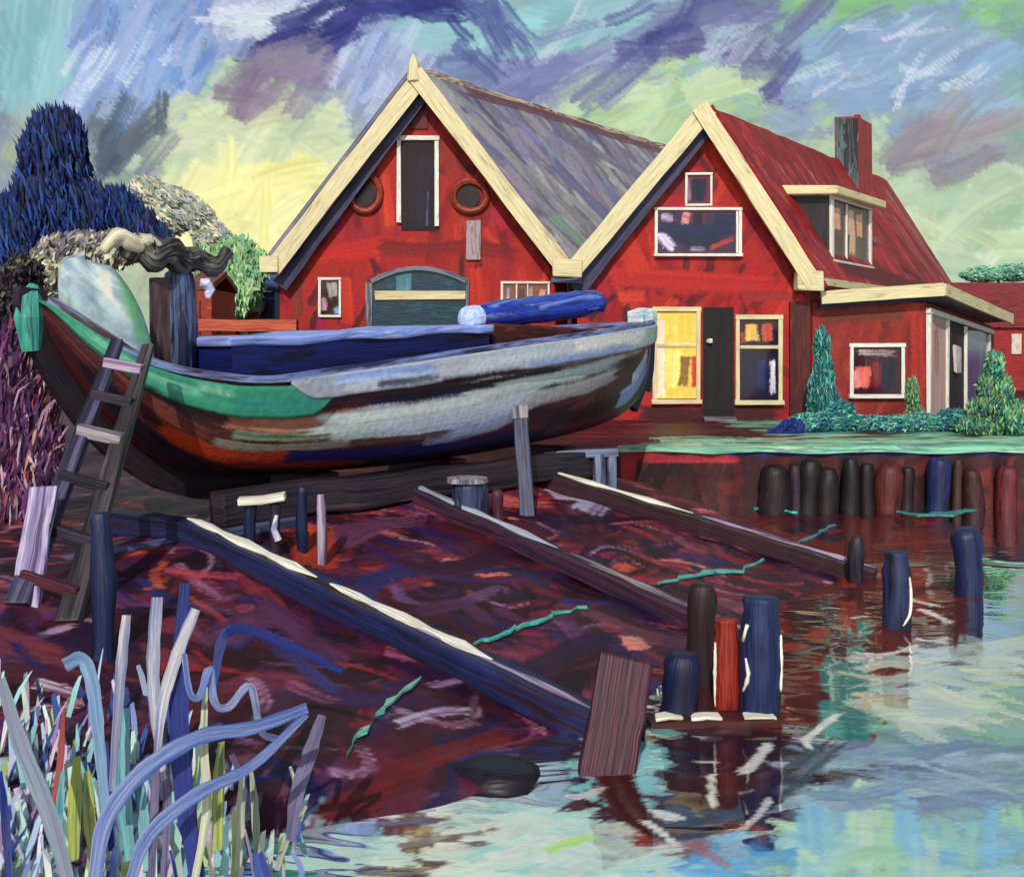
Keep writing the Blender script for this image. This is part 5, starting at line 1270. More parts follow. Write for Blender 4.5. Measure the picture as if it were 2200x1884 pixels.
def build_on_boat():
    # blue tarpaulin rolled along the cabin roof
    r = thing('rolled_tarpaulin', 'bright blue tarpaulin rolled up along the barge cabin roof', 'tarpaulin', tuple(bp(7.5, .4, 3.35)))
    m = MB(); k = 20; m.tube([bp(s, .38 + .03 * math.sin(s * 3), z) for s, z in zip(np.linspace(5.95, 8.9, k), 3.42 + .30 * np.linspace(0, 1, k) ** 1.2)], [.15 + .08 * min(1, i / 5) * (1 if i < k - 2 else .75) for i in range(k)], 14, .07, squash=.85)
    m.build('roll', brush('blue tarpaulin', ['#1a1e58', '#20349c', '#2c48b8', '#1c2470', '#6c88d4', '#222c84'], (.7, 5, 5), rough=.35), r, smooth_on=True)
    m = MB()
    m.tube([bp(5.86, .4, 3.36), bp(5.92, .4, 3.37), bp(6.02, .4, 3.38), bp(6.14, .4, 3.4), bp(6.24, .4, 3.42)], [.06, .17, .2, .19, .12], 14, .1)
    m.build('lashing', brush('pale lashing', ['#8ca8e0', '#c0d0f4', '#a4b8e8'], (3, 6, 6)), r)
    # pale tarpaulin over the windlass on the foredeck
    r = thing('windlass_cover', 'pale grey tarpaulin with a green fold draped over the bow windlass', 'tarpaulin', tuple(bp(.9, 0, 2.7)))
    pts = []
    cv = Canvas(np.linspace(0, 1, 90), np.linspace(0, 1, 90), '#a4b8bc')
    cv.scatter(60, ['#a8bcc0', '#94aab0', '#b4c4c4', '#8ca4ac', '#b8c0b8'], (0, 0, 1, 1), (.3, .7), (.06, .16), -.8, .2, dry=.5)
    for c in (([(.24, .1), (.22, .5), (.3, .9)], .15, '#74b484', '#64a878', .2), ([(.0, .5), (.05, .9)], .16, '#d4d0bc', '#b8b8ac', .4), ([(.3, .95), (.6, .9)], .1, '#8a7c74', '#a49890', .5), ([(.45, .4), (.5, .3), (.4, .3)], .08, '#9c94b0', '#8c8ca4', .6), ([(.75, .1), (.72, .5)], .1, '#84a094', '#94b4a0', .5)): cv.stroke(*c)
    gu, gv = np.meshgrid(np.linspace(0, 1, 80), np.linspace(0, 1, 60)); a = gu * 2 * math.pi + 2.2
    rad = (.17 + .26 * np.clip(1 - gv, 0, 1) ** .6) * (1 + .1 * np.sin(3 * a + 3 * gv) + .06 * np.sin(7 * a)); rad = rad * (np.abs(np.cos(a - .5)) ** 5 + np.abs(np.sin(a - .5)) ** 5) ** -.2 * .92; rad = rad * np.where(gv > .93, (1 - gv) / .07 + .02, 1)
    top = 3.14 + .84 * gv - .05 * np.cos(a) * gv + .02 * np.sin(3 * a) * gv
    cx = bp(.8, .0, 0)
    ca, sa = np.cos(a) * rad * 1.15, np.sin(a) * rad
    lean = -.22 * gv
    P = np.stack([cx.x + ca + lean - .05, cx.y + sa, top - .3 * (1 - gv) ** 3], -1)
    grid_mesh('cloth', P, cv.sample(((gu * 2) % 1), gv), painted_mat('tarpaulin cloth', .6, .3, 9), r)
    # brown sail bundled over mast step and windlass
    r = thing('furled_sail', 'dark brown sail bundled between the windlass cover and the mast stump', 'sail', tuple(bp(1.2, .1, 3.9)))
    m = MB(); pl = catmull([(.95, 3.96), (1.08, 4.12), (1.2, 3.98), (1.4, 4.06), (1.6, 3.96), (1.8, 4.02), (2.05, 3.95), (2.2, 4.14)], 5)
    m.tube([bp(s, .12 + .08 * math.sin(s * 6), z) for s, z in pl], [.07 + .1 * math.sin(min(1, (i + 1) / len(pl)) * math.pi) ** .6 + .02 * math.sin(i * 1.3) for i in range(len(pl))], 12, .14, squash=.8)
    m.build('bundle', brush('brown sailcloth', ['#171216', '#2c2226', '#4c4440', '#6c6c64', '#1c1418', '#34282c', '#7c8478'], (.9, 7, 7), seed=1.4), r, smooth_on=True)
    m = MB(); pl2 = catmull([(.62, 4.02), (.8, 4.2), (1.0, 4.12), (1.15, 4.16), (1.3, 4.1)], 5)
    m.tube([bp(s, .2, z) for s, z in pl2], [.05 + .05 * math.sin((i + .5) / len(pl2) * math.pi) for i in range(len(pl2))], 10, .14)
    m.build('fold', brush('cream sailcloth', ['#a8a088', '#e0d8b8', '#c8c0a0', '#6c6458'], (.9, 7, 7)), r, smooth_on=True)


build_boat(); build_on_boat()


# ================================================================== SLIPWAY GEAR
def rail(name_lbl, up, low, wid, hgt, mats, tops, extra_up=1.3):
    """a slip timber lying down the ramp from an upper to a lower pixel-found ground point."""
    du, dl = ground_hit(*up), ground_hit(*low)
    a, b = Vector((X(up[0], du), du, 0)), Vector((X(low[0], dl), dl, 0))
    dr = (b - a).normalized(); a2 = a - dr * extra_up; L = (b - a2).length; k = 40
    pts = []
    for i in range(k):
        p = a2 + dr * (L + .5) * (i / (k - 1)); t = tt(p.x, p.y)
        pts.append(Vector((p.x, p.y, min(1.0, RAMP * t) + hgt * .4)))
    r = thing('slip_rail', name_lbl, 'timber beam', (pts[k // 2].x, pts[k // 2].y, 0), 'slip rails running down into the water')
    m = MB(); m.bar(pts, wid, hgt, j=.05); m.build('beam', mats, r, bevel=.02)
    for s0, s1, w, o, mt in tops:  # narrow paler strips laid along the beam tops
        m = MB(); q = [i for i in range(k) if s0 <= i / (k - 1) <= s1]
        m.bar([pts[i] + Vector((o * .8, -o * .5, hgt / 2 + .02)) for i in q], w, .045, j=.12, taper=lambda f: min(1, .3 + 3.5 * min(f, 1 - f)) * (.8 + .25 * math.sin(f * 17 + o * 40))); m.build('top_strip', mt, r, bevel=.008)
    return r


def post(name, label, cat, px, base, top, w, mat, group=None, d=None, lean=(0, 0), n=14, sink=.5, parts=()):
    d = d or (dwater(base) if base else 10); x = X(px, d); zt = Z(top, d); zb = Z(base, d) if base else 0
    rr = w * d / F / 2
    m = MB(); h = zt - zb + sink; lx, ly = lean
    
    ts = [0, .12, .25, .38, .5, .62, .74, .84, .91, .955, .985, 1]; q0 = random.random() * 9
    rf = lambda t: 1.0 * (1 if t < .88 else .85) if parts else (1.02 if t < .88 else max(.62, 1 - ((t - .88) / .12) ** 2.4 * .38)) * (1 + .09 * math.sin(q0 + t * 9) + random.uniform(-.04, .04))
    bend = lambda t: (0 if parts else .1) * w * d / F * math.sin(q0 * 2 + t * 4)
    m.tube([Vector((x + lx * (t - sink / h) + bend(t), d + ly * t, zb - sink + h * t)) for t in ts], [rr * rf(t) for t in ts], n, .075)
    if parts:
        r = thing(name, label, cat, (x, d, zb), group); m.build('shaft', mat, r, smooth_on=True)
        for f in parts: f(r, x, d, rr)
        return r
    o = m.build(name, mat, origin=(x, d, zb), smooth_on=True); return info(o, label, cat, group)


def build_slipway():
    rail('long slip beam in front with cream top edge', (375, 1092), (1172, 1475), .3, .24, brush('blue black beam', ['#12101c', '#1a1a38', '#1c2658', '#2a1420', '#1a1018'], (.5, 7, 7)),
         [(.18, .5, .12, 0, BONE), (.5, .82, .11, 0, BONE), (.55, 1.0, .08, -.12, MAUVEWOOD)])
    rail('middle slip beam with blue grey top', (780, 1002), (1462, 1292), .26, .2, brush('violet brown beam', ['#1c1222', '#2c1a2c', '#4c2a38', '#241c34', '#3c2030'], (.5, 7, 7)),
         [(.18, .62, .1, 0, brush('blue grey strip', ['#5c6880', '#9aa4b4', '#b8bcc4', '#7c7c94'], (.6, 8, 8))), (.62, 1.0, .08, .0, GREYWOOD)])
    rail('farthest slip beam with pale upper half, beside the quay', (1105, 982), (1690, 1160), .28, .24, brush('dark brown beam', ['#1c1014', '#2c181c', '#3a1c24', '#241420', '#4c2c34'], (.5, 7, 7)),
         [(.14, .6, .12, .03, BONE), (.6, 1.0, .06, 0, MAUVEWOOD)])
    # long cradle timber under the keel
    m = MB(); m.bar([bp(s, .86, 1.21 + .02 * math.sin(s * 3)) for s in np.linspace(1.6, 8.6, 12)], .3, .38, j=.08)
    info(m.build('cradle_timber', brush('black cradle timber', ['#110d14', '#1c1620', '#3c3038', '#241a22', '#5c4a50'], (.4, 9, 9)), origin=tuple(bp(5, .92, 1.0)), bevel=.02), 'long black timber under the keel of the barge', 'timber beam')
    m = MB(); m.bar([bp(s, 1.3, z) for s, z in ((-.3, .95), (1.2, .98), (2.4, 1.02))], .14, .12, j=.15)
    info(m.build('loose_plank', brush('blue grey plank', ['#1c1e3c', '#3c4468', '#5c6484', '#24243c'], (.7, 8, 8)), origin=tuple(bp(1, 1.3, .9))), 'blue grey plank lying beneath the bow of the barge', 'plank')
    for s, v, w in ((3.4, 0, 1.4), (5.6, 0, 1.5), (8.2, 0, 1.2)):
        m = MB(); m.bar([bp(s, -w / 2, 1.2), bp(s, w / 2 - .15, 1.2)], .3, .44, j=.06)
        info(m.build('keel_block', MAROON, origin=tuple(bp(s, v, .97)), bevel=.02), 'dark timber block crossing beneath the keel', 'block', 'keel blocks under the barge')
    # bitt with a cream cap board
    d = ground_hit(530, 1112); g0 = float(land(X(530, d), d))
    r = thing('slip_bitt', 'two legged black bitt with a white cap board near the front beam', 'bitt', (X(530, d), d, g0))
    for px, w, mt in ((505, 26, NAVYWOOD), (556, 22, TARRED)):
        m = MB(); m.tube([Vector((X(px, d), d, g0 - .2)), Vector((X(px, d), d, g0 + .25)), Vector((X(px + 2, d), d, Z(1020, d)))], w * d / F / 2, 9, .08); m.build('leg', mt, r)
    m = MB(); m.bar([Vector((X(484, d), d - .04, Z(1013, d))), Vector((X(530, d), d, Z(1011, d))), Vector((X(576, d), d + .03, Z(1004, d)))], .22, .07, j=.12); m.build('cap_board', BONE, r, bevel=.01)
    m = MB(); m.tube([Vector((X(563, d), d - .07, Z(1040, d))), Vector((X(558, d), d - .1, Z(1068, d))), Vector((X(566, d), d - .09, Z(1090, d)))], [.02, .03, .04], 7, .2); m.build('rope_end', brush('pale rope', ['#b8c0e0', '#e8e8f4', '#8c90b8'], (4, 6, 6)), r)
    # squat bollard, stakes, props
    d = ground_hit(950, 1050)
    r = thing('bollard', 'squat black bollard with a pale rim standing under the barge', 'bollard', (X(950, d), d, float(land(X(950, d), d))))
    m = MB(); m.tube([at(952, 1062, d), at(952, 1020, d), at(950, 985, d), at(948, 972, d)], [.25, .24, .22, .2], 14, .05); m.build('shaft', brush('black blue bollard', ['#101018', '#1c1e30', '#3c4468', '#141420', '#5c6484'], (1, 7, 7)), r)
    m = MB(); m.tube([at(945, 975, d), at(945, 966, d)], [.27, .25], 14, .06); m.build('rim', GREYWOOD, r)
    for px, b, t, w, mt, lb in ((612, 1115, 985, 22, NAVYWOOD, 'thin blue stake left of its twin under the barge'), (650, 1140, 1000, 20, MAUVEWOOD, 'thin mauve stake, nearer one of the pair under the barge'), (1008, 1060, 990, 24, MAROON, 'short maroon stake beside the squat bollard')):
        d = ground_hit(px, b); post('stake', lb, 'stake', px, b, t, w, mt, 'stakes standing on the slipway', d, sink=.15, n=9)
    d = ground_hit(1068, 1042); q = Vector(hull_pt(6.1, .34, 1, .03))
    r = thing('hull_prop', 'slanting blue grey prop shoring up the side of the barge', 'prop', (X(1068, d), d, float(land(X(1068, d), d))))
    a = Vector((X(1068, d), d, float(land(X(1068, d), d)) - .05)); m = MB(); m.bar([a + (q - a) * t for t in np.linspace(0, 1, 6)], .2, .2, up=(0, -1, 0), j=.08); m.build('timber', brush('blue grey prop', ['#120f18', '#24263c', '#3c4464', '#1c1824', '#2c2a40'], (.7, 10, 10)), r, bevel=.015)
    m = MB(); e = (q - a).normalized(); m.bar([q - e * .16, q + e * .02], .22, .22, up=(0, -1, 0), j=.1); m.build('wedge', GREYWOOD, r)
    # trestle below the stern
    d = ground_hit(1222, 992); r = thing('stern_trestle', 'dark trestle with a blue grey top bar below the stern', 'trestle', (X(1200, d), d, float(land(X(1200, d), d))))
    m = MB(); m.bar([at(1100, 922, d), at(1170, 918, d), at(1250, 914, d)], .14, .12, j=.1); m.build('top_bar', brush('blue grey bar', ['#2c2c4c', '#4c5474', '#7c88a8', '#34304c'], (.7, 8, 8)), r)
    for px, w in ((1212, 26), (1238, 18), (1118, 22)):
        m = MB(); m.tube([at(px, 1004, d), at(px + 1, 960, d), at(px, 918, d)], w * d / F / 2, 8, .08); m.build('leg', brush('slate leg', ['#24243c', '#4c5878', '#8c98b4', '#2c2c48'], (1, 7, 7), seed=px), r)
    m = MB(); m.rbox((0, d + .15, 0), UX, NF, X(1120, d), X(1210, d), Z(985, d), Z(925, d), 0, .06, .02); m.build('brace_board', TARRED, r)
    # ladder against the bow
    r = thing('ladder', 'dark wooden ladder leaning on the green bow of the barge', 'ladder', (X(90, 8.8), 8.8, float(land(X(90, 8.8), 8.8))))
    def lad(px0, py0, d0, px1, py1, d1, mt, w):
        m = MB(); a, b = at(px0, py0, d0), at(px1, py1, d1); m.bar([a + (b - a) * t for t in np.linspace(0, 1, 9)], w, .1, up=(0, -1, 0), j=.06, taper=(.72, 1.15)); return m.build('side_rail', mt, r, bevel=.012), a, b
    _, a1, b1 = lad(238, 690, 11.0, 34, 1226, 8.86, brush('violet black rail', ['#0e0b12', '#1e1a26', '#34324a', '#5c5470', '#141018'], (.5, 12, 12)), .17)
    _, a2, b2 = lad(300, 700, 10.96, 136, 1262, 8.76, brush('brown black rail', ['#100d10', '#221c20', '#40383a', '#5c5454', '#141012'], (.5, 12, 12), seed=2), .17)
    for t, mt, h in ((.1, MAUVEWOOD, .1), (.24, TARRED, .09), (.385, GREYWOOD, .12), (.56, TARRED, .09), (.74, TARRED, .09), (.9, MAROON, .09)):
        m = MB(); p, q = a1 + (b1 - a1) * t, a2 + (b2 - a2) * t; e = (q - p) * .08; m.bar([p - e + Vector((0, -.06, 0)), q + e + Vector((0, -.06, 0))], .08, h, j=.08); m.build('rung', mt, r, bevel=.01)
    d = ground_hit(60, 1228); m = MB(); a, b = at(48, 1250, d), at(88, 985, d + .5); m.bar([a + (b - a) * t for t in np.linspace(0, 1, 6)], .24, .05, up=(0, -1, 0), j=.1)
    info(m.build('splashed_board', brush('lavender plank', ['#241430', '#4c3864', '#8c7ca8', '#b8acc8', '#2c1838', '#100c18'], (.6, 9, 9)), origin=(a.x, a.y, a.z), bevel=.01), 'lavender splashed board standing behind the ladder foot', 'board')
    # dark stakes left of the ladder foot
    for px, b, t, w, mt, lb, ln in ((205, 1330, 1040, 46, NAVYWOOD, 'tall navy stake standing right of the ladder foot', (-.05, .1)), ):
        d = ground_hit(px, b); post('stake', lb, 'stake', px, b, t, w, mt, 'stakes standing on the slipway', d, lean=ln, sink=.2, n=9)


def build_quay():
    y = 20.28; x0, x1 = X(1250, y), 40.0; zt = 1.06
    r = thing('quay_wall', 'dark maroon boarded quay wall below the lawn', 'quay wall', (x0, y, 0))
    xs = np.concatenate([np.arange(x0, 11.2, .04), np.linspace(11.3, x1, 60)]); zs = np.linspace(-.6, zt, 40)
    cv = Canvas(xs, zs, '#3c171a')
    cv.scatter(320, ['#3a1418', '#4c1c1c', '#2c1218', '#5c2020', '#30181c', '#6a2420', '#241016', '#44201f'], (x0, -.4, 12, 1.1), (.4, 1.3), (.12, .34), 1.4, .5, dry=.5)
    cv.stroke([(x0, .95), (x0 + 2.4, .92)], .22, '#a02430', '#b83c44', .5)
    cv.stroke([(x0 + .2, .9), (x0 + .15, .2)], .34, '#b42c30', '#a0242c', .3)
    cv.stroke([(4.0, 1.0), (7, 1.0), (10.5, 1.02)], .14, '#2a2458', '#1c2448', .5)
    cv.stroke([(10.3, .9), (11.4, .8)], .2, '#d8b08c', '#c88068', .7); cv.stroke([(9.6, .5), (11.2, .4)], .2, '#b06a50', '#a04438', .7)
    gx, gz = np.meshgrid(xs, zs)
    grid_mesh('boarding', np.stack([gx, np.full_like(gx, y) + .03 * np.sin(gx * 9), gz], -1), cv.c, WALLP, r, smooth_on=False)
    m = MB(); m.bar([Vector((x, y + .04, zt + .02 + .02 * math.sin(x * 3))) for x in np.concatenate([np.linspace(x0, 12, 24), np.linspace(13, x1, 8)])], .26, .12, j=.1); m.build('coping', brush('mossy coping', ['#3c7c74', '#5ca88c', '#8cc8a4', '#4c8480', '#b4d4a8', '#3c5c64'], (.5, 6, 6)), r)
    pp = [(1561, 942, 64, '#201418'), (1608, 940, 34, '#2c1c2c'), (1636, 932, 46, '#1c1416'), (1673, 948, 44, '#1c1416'), (1718, 926, 36, '#181416'), (1757, 938, 32, '#201418'), (1802, 938, 52, '#54201c'), (1836, 945, 30, '#26181c'), (1896, 926, 46, '#1c2450'), (1938, 930, 20, '#3a2420'), (1968, 950, 40, '#3c1c20'), (2040, 944, 44, '#5c2028')]
    lb = ['broad black pile, leftmost against the quay wall', 'slim pile with violet streak between broad black piles', 'black ridged pile just right of the violet streaked pile', 'low black pile with a rounded head, right of the ridged pile', 'tallest narrow black pile in the quay row', 'narrow brown black pile next to the red brown pile',
          'red brown pile in the quay row', 'slim dark pile between the red brown and blue piles', 'tall blue pile against the quay wall', 'very thin brown pile right of the blue pile', 'maroon pile near the end of the quay', 'broad red maroon pile, rightmost against the quay wall']
    for (px, top, w, c), l in zip(pp, lb):
        h = hexs(c); hx = lambda k: '#%02x%02x%02x' % tuple(int(max(0, min(1, v)) * 255) for v in h * k + (k - 1) * .03)
        post('quay_pile', l, 'pile', px, None, top, w, brush('pile ' + c, [hx(.5), hx(.8), hx(1.15), hx(.65), hx(1.5)], (1.1, 8, 8), seed=px * .01), 'piles along the quay wall', 20.05 + random.uniform(-.1, .05), sink=1.2)


def build_piles():
    def streaks(spec):
        fs = []
        for pts, w in spec:
            def f(r, cx, cy, rr, pts=pts, w=w):
                q0 = []
                for a, b, c in pts:
                    v = at(a, b, cy - rr * .5); dx = max(-.93 * rr, min(.93 * rr, v.x - cx)); q0.append((cx + dx, cy - math.sqrt(rr * rr - dx * dx) - .004, v.z))
                m = MB(); q = catmull(q0, 5); m.tube([Vector(v) for v in q], [w * .55 * (.5 + math.sin(math.pi * (i + .5) / len(q)) * random.uniform(.6, 1.1)) for i in range(len(q))], 7, .2); m.build('highlight_streak', BONE, r, smooth_on=True)  # cream tubes stand in for highlights along the pile edges
            fs.append(f)
        return fs
    G = 'mooring piles standing in the slipway water'
    d = dwater(1455); post('mooring_pile', 'round headed navy pile behind the cream ended plank', 'pile', 1376, 1455, 1322, 76, brush('navy pile', ['#0c0c18', '#12142c', '#181e48', '#201a24', '#100e20'], (.8, 9, 9)), G, d)
    d = dwater(1440); post('mooring_pile', 'orange red pile between two dark blue piles', 'pile', 1470, 1440, 1252, 54, REDWOOD, G, d, parts=streaks([([(1446, 1300, d - .1), (1440, 1335, d - .13), (1436, 1380, d - .12), (1446, 1430, d - .12)], .022)]))
    d = dwater(1452); post('mooring_pile', 'tallest blue pile with cream highlight streaks down both edges', 'pile', 1538, 1452, 1208, 82, brush('blue pile', ['#10142c', '#182044', '#222e58', '#141430', '#3c4a70'], (.8, 7, 7)), G, d,
                                 parts=streaks([([(1511, 1262, d - .15), (1502, 1298, d - .17)], .026), ([(1508, 1330, d - .15), (1512, 1365, d - .17), (1504, 1400, d - .16)], .024), ([(1588, 1285, d - .1), (1580, 1320, d - .12), (1588, 1360, d - .1), (1582, 1400, d - .1)], .024)]))
    d = dwater(1420); post('mooring_pile', 'dark brown pile close behind the orange red pile', 'pile', 1424, 1420, 1180, 60, brush('brown black pile', ['#1c1216', '#34201f', '#241820', '#4c2c2c'], (.8, 8, 8)), G, d + .5)
    d = dwater(1268); post('mooring_pile', 'blue black pile with a pale highlight streak near the far slip beam', 'pile', 1814, 1268, 1116, 56, brush('blue black pile', ['#10121c', '#1c2038', '#2c3458', '#16141c'], (.8, 8, 8)), G, d,
                                 parts=streaks([([(1838, 1166, d - .1), (1842, 1200, d - .12), (1838, 1240, d - .12), (1822, 1262, d - .16)], .026)]))
    d = dwater(1205); post('mooring_pile', 'navy pile farthest right in the open water', 'pile', 1955, 1205, 1068, 54, NAVYWOOD, G, d)
    d = dwater(1148); post('mooring_pile', 'thin dark brown pile left of the pale streaked pile', 'pile', 1734, 1178, 1085, 30, TARRED, G, dwater(1178))
    # leaning maroon board at the end of the front beam
    d = dwater(1562); r = MB(); a, b = at(1222, 1600, d - .05), at(1268, 1330, d + .3); r.bar([a + (b - a) * t for t in np.linspace(0, 1, 8)], .4, .1, up=(0, -1, 0), j=.05)
    info(r.build('slip_board', brush('wine red board', ['#200a12', '#38101f', '#48182c', '#2c0e18', '#54243a'], (.6, 7, 7)), origin=(X(1230, d), d, 0), bevel=.02), 'broad wine red board leaning at the foot of the front slip beam', 'board')
    d = dwater(1446); r = thing('floating_plank', 'dark plank with cream ends floating across the navy pile', 'plank', (X(1425, d), d - .2, 0))
    m = MB(); m.bar([Vector((X(px, d), d - .2 + .015 * math.sin(px), .0 + z)) for px, z in ((1306, .0), (1370, .02), (1440, .03), (1500, .035), (1560, .04))], .24, .07, j=.1); m.build('board', brush('maroon plank', ['#241014', '#3c181c', '#4c2020', '#2c1418'], (.6, 7, 7)), r)
    for p0, p1 in ((1318, 1370), (1388, 1446), (1492, 1552)):
        m = MB(); m.bar([Vector((X(p0, d), d - .24, .062)), Vector((X((p0 + p1) / 2, d), d - .25, .078)), Vector((X(p1, d), d - .24, .068))], .13, .03, j=.2); m.build('highlight_patch', BONE, r, bevel=.008)  # cream patches put the plank's broken highlights into colour


build_slipway(); build_quay(); build_piles()


# ================================================================== PLANTS
def leafcloud(name, root, blobs, n, ln, wd, pal, direction, spread=.5, d=None, flat=.5, mat=None, origin=None):
    """foliage of separate leaf strokes filling blobs (px, py, rx, ry in sketch units at depth d, depth radius in metres)."""
    n = int(n * 3.6); ln *= .56; wd *= .46
    V, Fc, C = [], [], []
    wts = [b[2] * b[3] for b in blobs]; dirv = Vector(direction).normalized()
    hx = [hexs(p) for p in pal]
    for _ in range(n):
        b = random.choices(blobs, wts)[0]
        while True:
            u = [random.uniform(-1, 1) for _ in range(3)]
            r = u[0] ** 2 + u[1] ** 2 + u[2] ** 2
            if r < 1 and random.random() < .35 + .65 * r: break
        sc = d / F; rz = (b[2] + b[3]) * .5 * sc if len(b) < 5 else b[4]
        c = Vector((X(b[0], d) + u[0] * b[2] * sc, d + u[1] * rz, Z(b[1], d) + u[2] * b[3] * sc))
        c += Vector((mnoise.noise(c * 2.1), mnoise.noise(c * 2.1 + Vector((9, 3, 1))), mnoise.noise(c * 2.1 + Vector((2, 7, 5))))) * .22 * min(b[2], b[3]) * sc
        a = (dirv + Vector([random.gauss(0, spread) for _ in range(3)])).normalized()
        side = a.cross(Vector([random.gauss(0, flat), -1, random.gauss(0, flat)])).normalized()
        L = ln * random.uniform(.5, 1.4); w = wd * random.uniform(.6, 1.4); nn = side.cross(a) * L * .12
        i = len(V)
        V += [c - a * L * .5, c - a * L * .2 + side * w * .5, c + a * L * .25 + side * w * .42 + nn, c + a * L * .5 - nn * .5, c + a * L * .25 - side * w * .42 + nn, c - a * L * .2 - side * w * .5]
        Fc += [(i, i + 1, i + 4, i + 5), (i + 1, i + 2, i + 3, i + 4)]
        k = mnoise.noise(c * 1.3) * .5 + .5 + random.gauss(0, .22)
        k = min(.999, max(0, k)) * len(hx)
        col = hx[int(k)] * random.uniform(.8, 1.2)
        C += [np.clip(col * random.uniform(.9, 1.1), 0, 1)] * 6
    return np_mesh(name, np.array(V), np.array(Fc), mat or LEAFP, root, np.array(C), False, origin)


def plant(name, label, cat, blobs, n, ln, wd, pal, direction, d, spread=.5, trunk=None, group=None, zb=1.0, crown='foliage'):
    x = X(sum(b[0] for b in blobs) / len(blobs), d)
    r = thing(name, label, cat, (x, d, zb), group)
    leafcloud(crown, r, blobs, n, ln, wd, pal, direction, spread, d)
    for pts, rad, mt in trunk or ():
        m = MB(); q = catmull([tuple(p) for p in pts], 4) if False else pts
        m.tube([at(a, b, d + c) for a, b, c in q], [rad * (1 - .6 * i / (len(q) - 1)) for i in range(len(q))], 8, .08); m.build('trunk' if cat == 'tree' else 'stem', mt, r)
    return r


BARK = brush('dark bark', ['#14121c', '#2c2430', '#1c1a2c', '#3c2c34'], (1, 8, 8))
NAVYPAL = ['#0c1238', '#101a50', '#16286c', '#0e1a44', '#1c3c84', '#14305c', '#0c1030', '#24489c', '#1a4a6c']
plant('dark_tree', 'dense dark blue tree with a drooping branch rising behind the bow', 'tree',
      [(112, 330, 62, 92), (100, 420, 70, 90), (40, 470, 60, 70), (165, 435, 60, 62), (235, 430, 50, 36), (285, 462, 38, 22), (326, 486, 22, 12), (30, 580, 50, 70), (130, 270, 40, 34)],
      4200, 1.3, .16, NAVYPAL, (.25, 0, -1), 30, .16,
      [([(70, 860, 0), (80, 640, 0), (100, 420, 0), (120, 290, 0)], .28, BARK), ([(100, 440, 0), (180, 410, -.2), (260, 445, -.3), (330, 488, -.3)], .12, BARK)], crown='crown')
plant('pale_willow', 'loose cream and pale blue willow left of the big gable', 'tree',
      [(300, 385, 34, 24), (350, 405, 44, 24), (400, 440, 34, 30), (430, 480, 32, 34), (330, 445, 50, 30), (460, 520, 34, 30)],
      2600, .8, .2, ['#b8b0a0', '#d8ccb0', '#c8c4ac', '#a8b8a0', '#a4acc4', '#e0d8b8', '#b4c0a0', '#98a890'], (.8, 0, -.6), 44, .35,
      [([(420, 760, 0), (415, 600, 0), (390, 460, 0), (330, 400, 0)], .2, brush('pale bark', ['#8c7c78', '#b0a498', '#6c6468'], (1, 6, 6)))], crown='crown')
plant('grey_bush', 'pale grey brown bush right behind the bow of the barge', 'bush',
      [(110, 540, 44, 56), (160, 515, 60, 40), (230, 505, 50, 30), (100, 590, 32, 34)],
      1500, .46, .2, ['#8c8478', '#a49c90', '#b8b4a0', '#78707c', '#686068', '#c8c8a8', '#a8a880', '#948c94'], (.4, 0, 1), 19, .45,
      [([(120, 760, 0), (125, 640, 0), (150, 540, 0)], .1, BARK)])
plant('plum_bush', 'dark plum grey rounded bush left of the bow', 'bush',
      [(20, 610, 60, 70), (50, 560, 34, 40), (10, 700, 50, 60)], 1500, .34, .2, ['#241a28', '#34283a', '#4c444c', '#1c1420', '#3c3440', '#5c5450', '#6a6440'], (.3, 0, 1), 17, .6, [([(20, 800, 0), (22, 700, 0), (25, 620, 0)], .1, BARK)])
plant('green_bush', 'light green upright bush between the mast stump and the boathouse', 'bush',
      [(455, 585, 40, 60), (500, 570, 34, 56), (430, 540, 34, 36), (480, 520, 46, 36), (455, 640, 26, 30), (520, 540, 22, 34)], 1900, .75, .24,
      ['#7cb07c', '#8cc088', '#a0cc90', '#6ca078', '#b4d098', '#98b87c', '#5c9478'], (.1, 0, -1), 34, .3, [([(470, 730, 0), (470, 620, 0), (480, 540, 0)], .12, BARK)])
plant('purple_shrub', 'tall purple and pink twiggy shrub at the left edge below the bow', 'shrub',
      [(30, 760, 34, 90), (60, 860, 46, 90), (20, 940, 40, 80), (90, 960, 40, 60), (40, 1010, 50, 40)], 700, .95, .09,
      ['#3c1c44', '#5a2c60', '#7a4470', '#a07c98', '#2c1434', '#c09ca8', '#4c2450', '#6a3c6c', '#8a4050', '#d8a090', '#c87060'], (.12, 0, 1), 12.3, .22,
      [([(40, 1060, 0), (45, 900, 0), (50, 720, 0)], .05, brush('purple stem', ['#3c1c40', '#6a3c68', '#54284c'], (1, 8, 8))), ([(20, 1060, .2), (10, 900, .2), (25, 740, .2)], .045, brush('plum stem', ['#34183a', '#5a3058'], (1, 8, 8))), ([(60, 1060, .1), (90, 950, .1), (130, 860, .3)], .04, BARK)])
plant('spindle_shrub', 'slender teal shrub at the corner between house and porch', 'shrub',
      [(1662, 700, 16, 40), (1666, 760, 22, 50), (1672, 820, 26, 50), (1655, 800, 20, 60)], 1500, .3, .06, ['#1f5c60', '#2c7c78', '#4a9c8c', '#28506c', '#6cb49c', '#347080'], (0, 0, 1), 26.6, .28,
      [([(1665, 865, 0), (1664, 760, 0), (1662, 680, 0)], .05, BARK)])
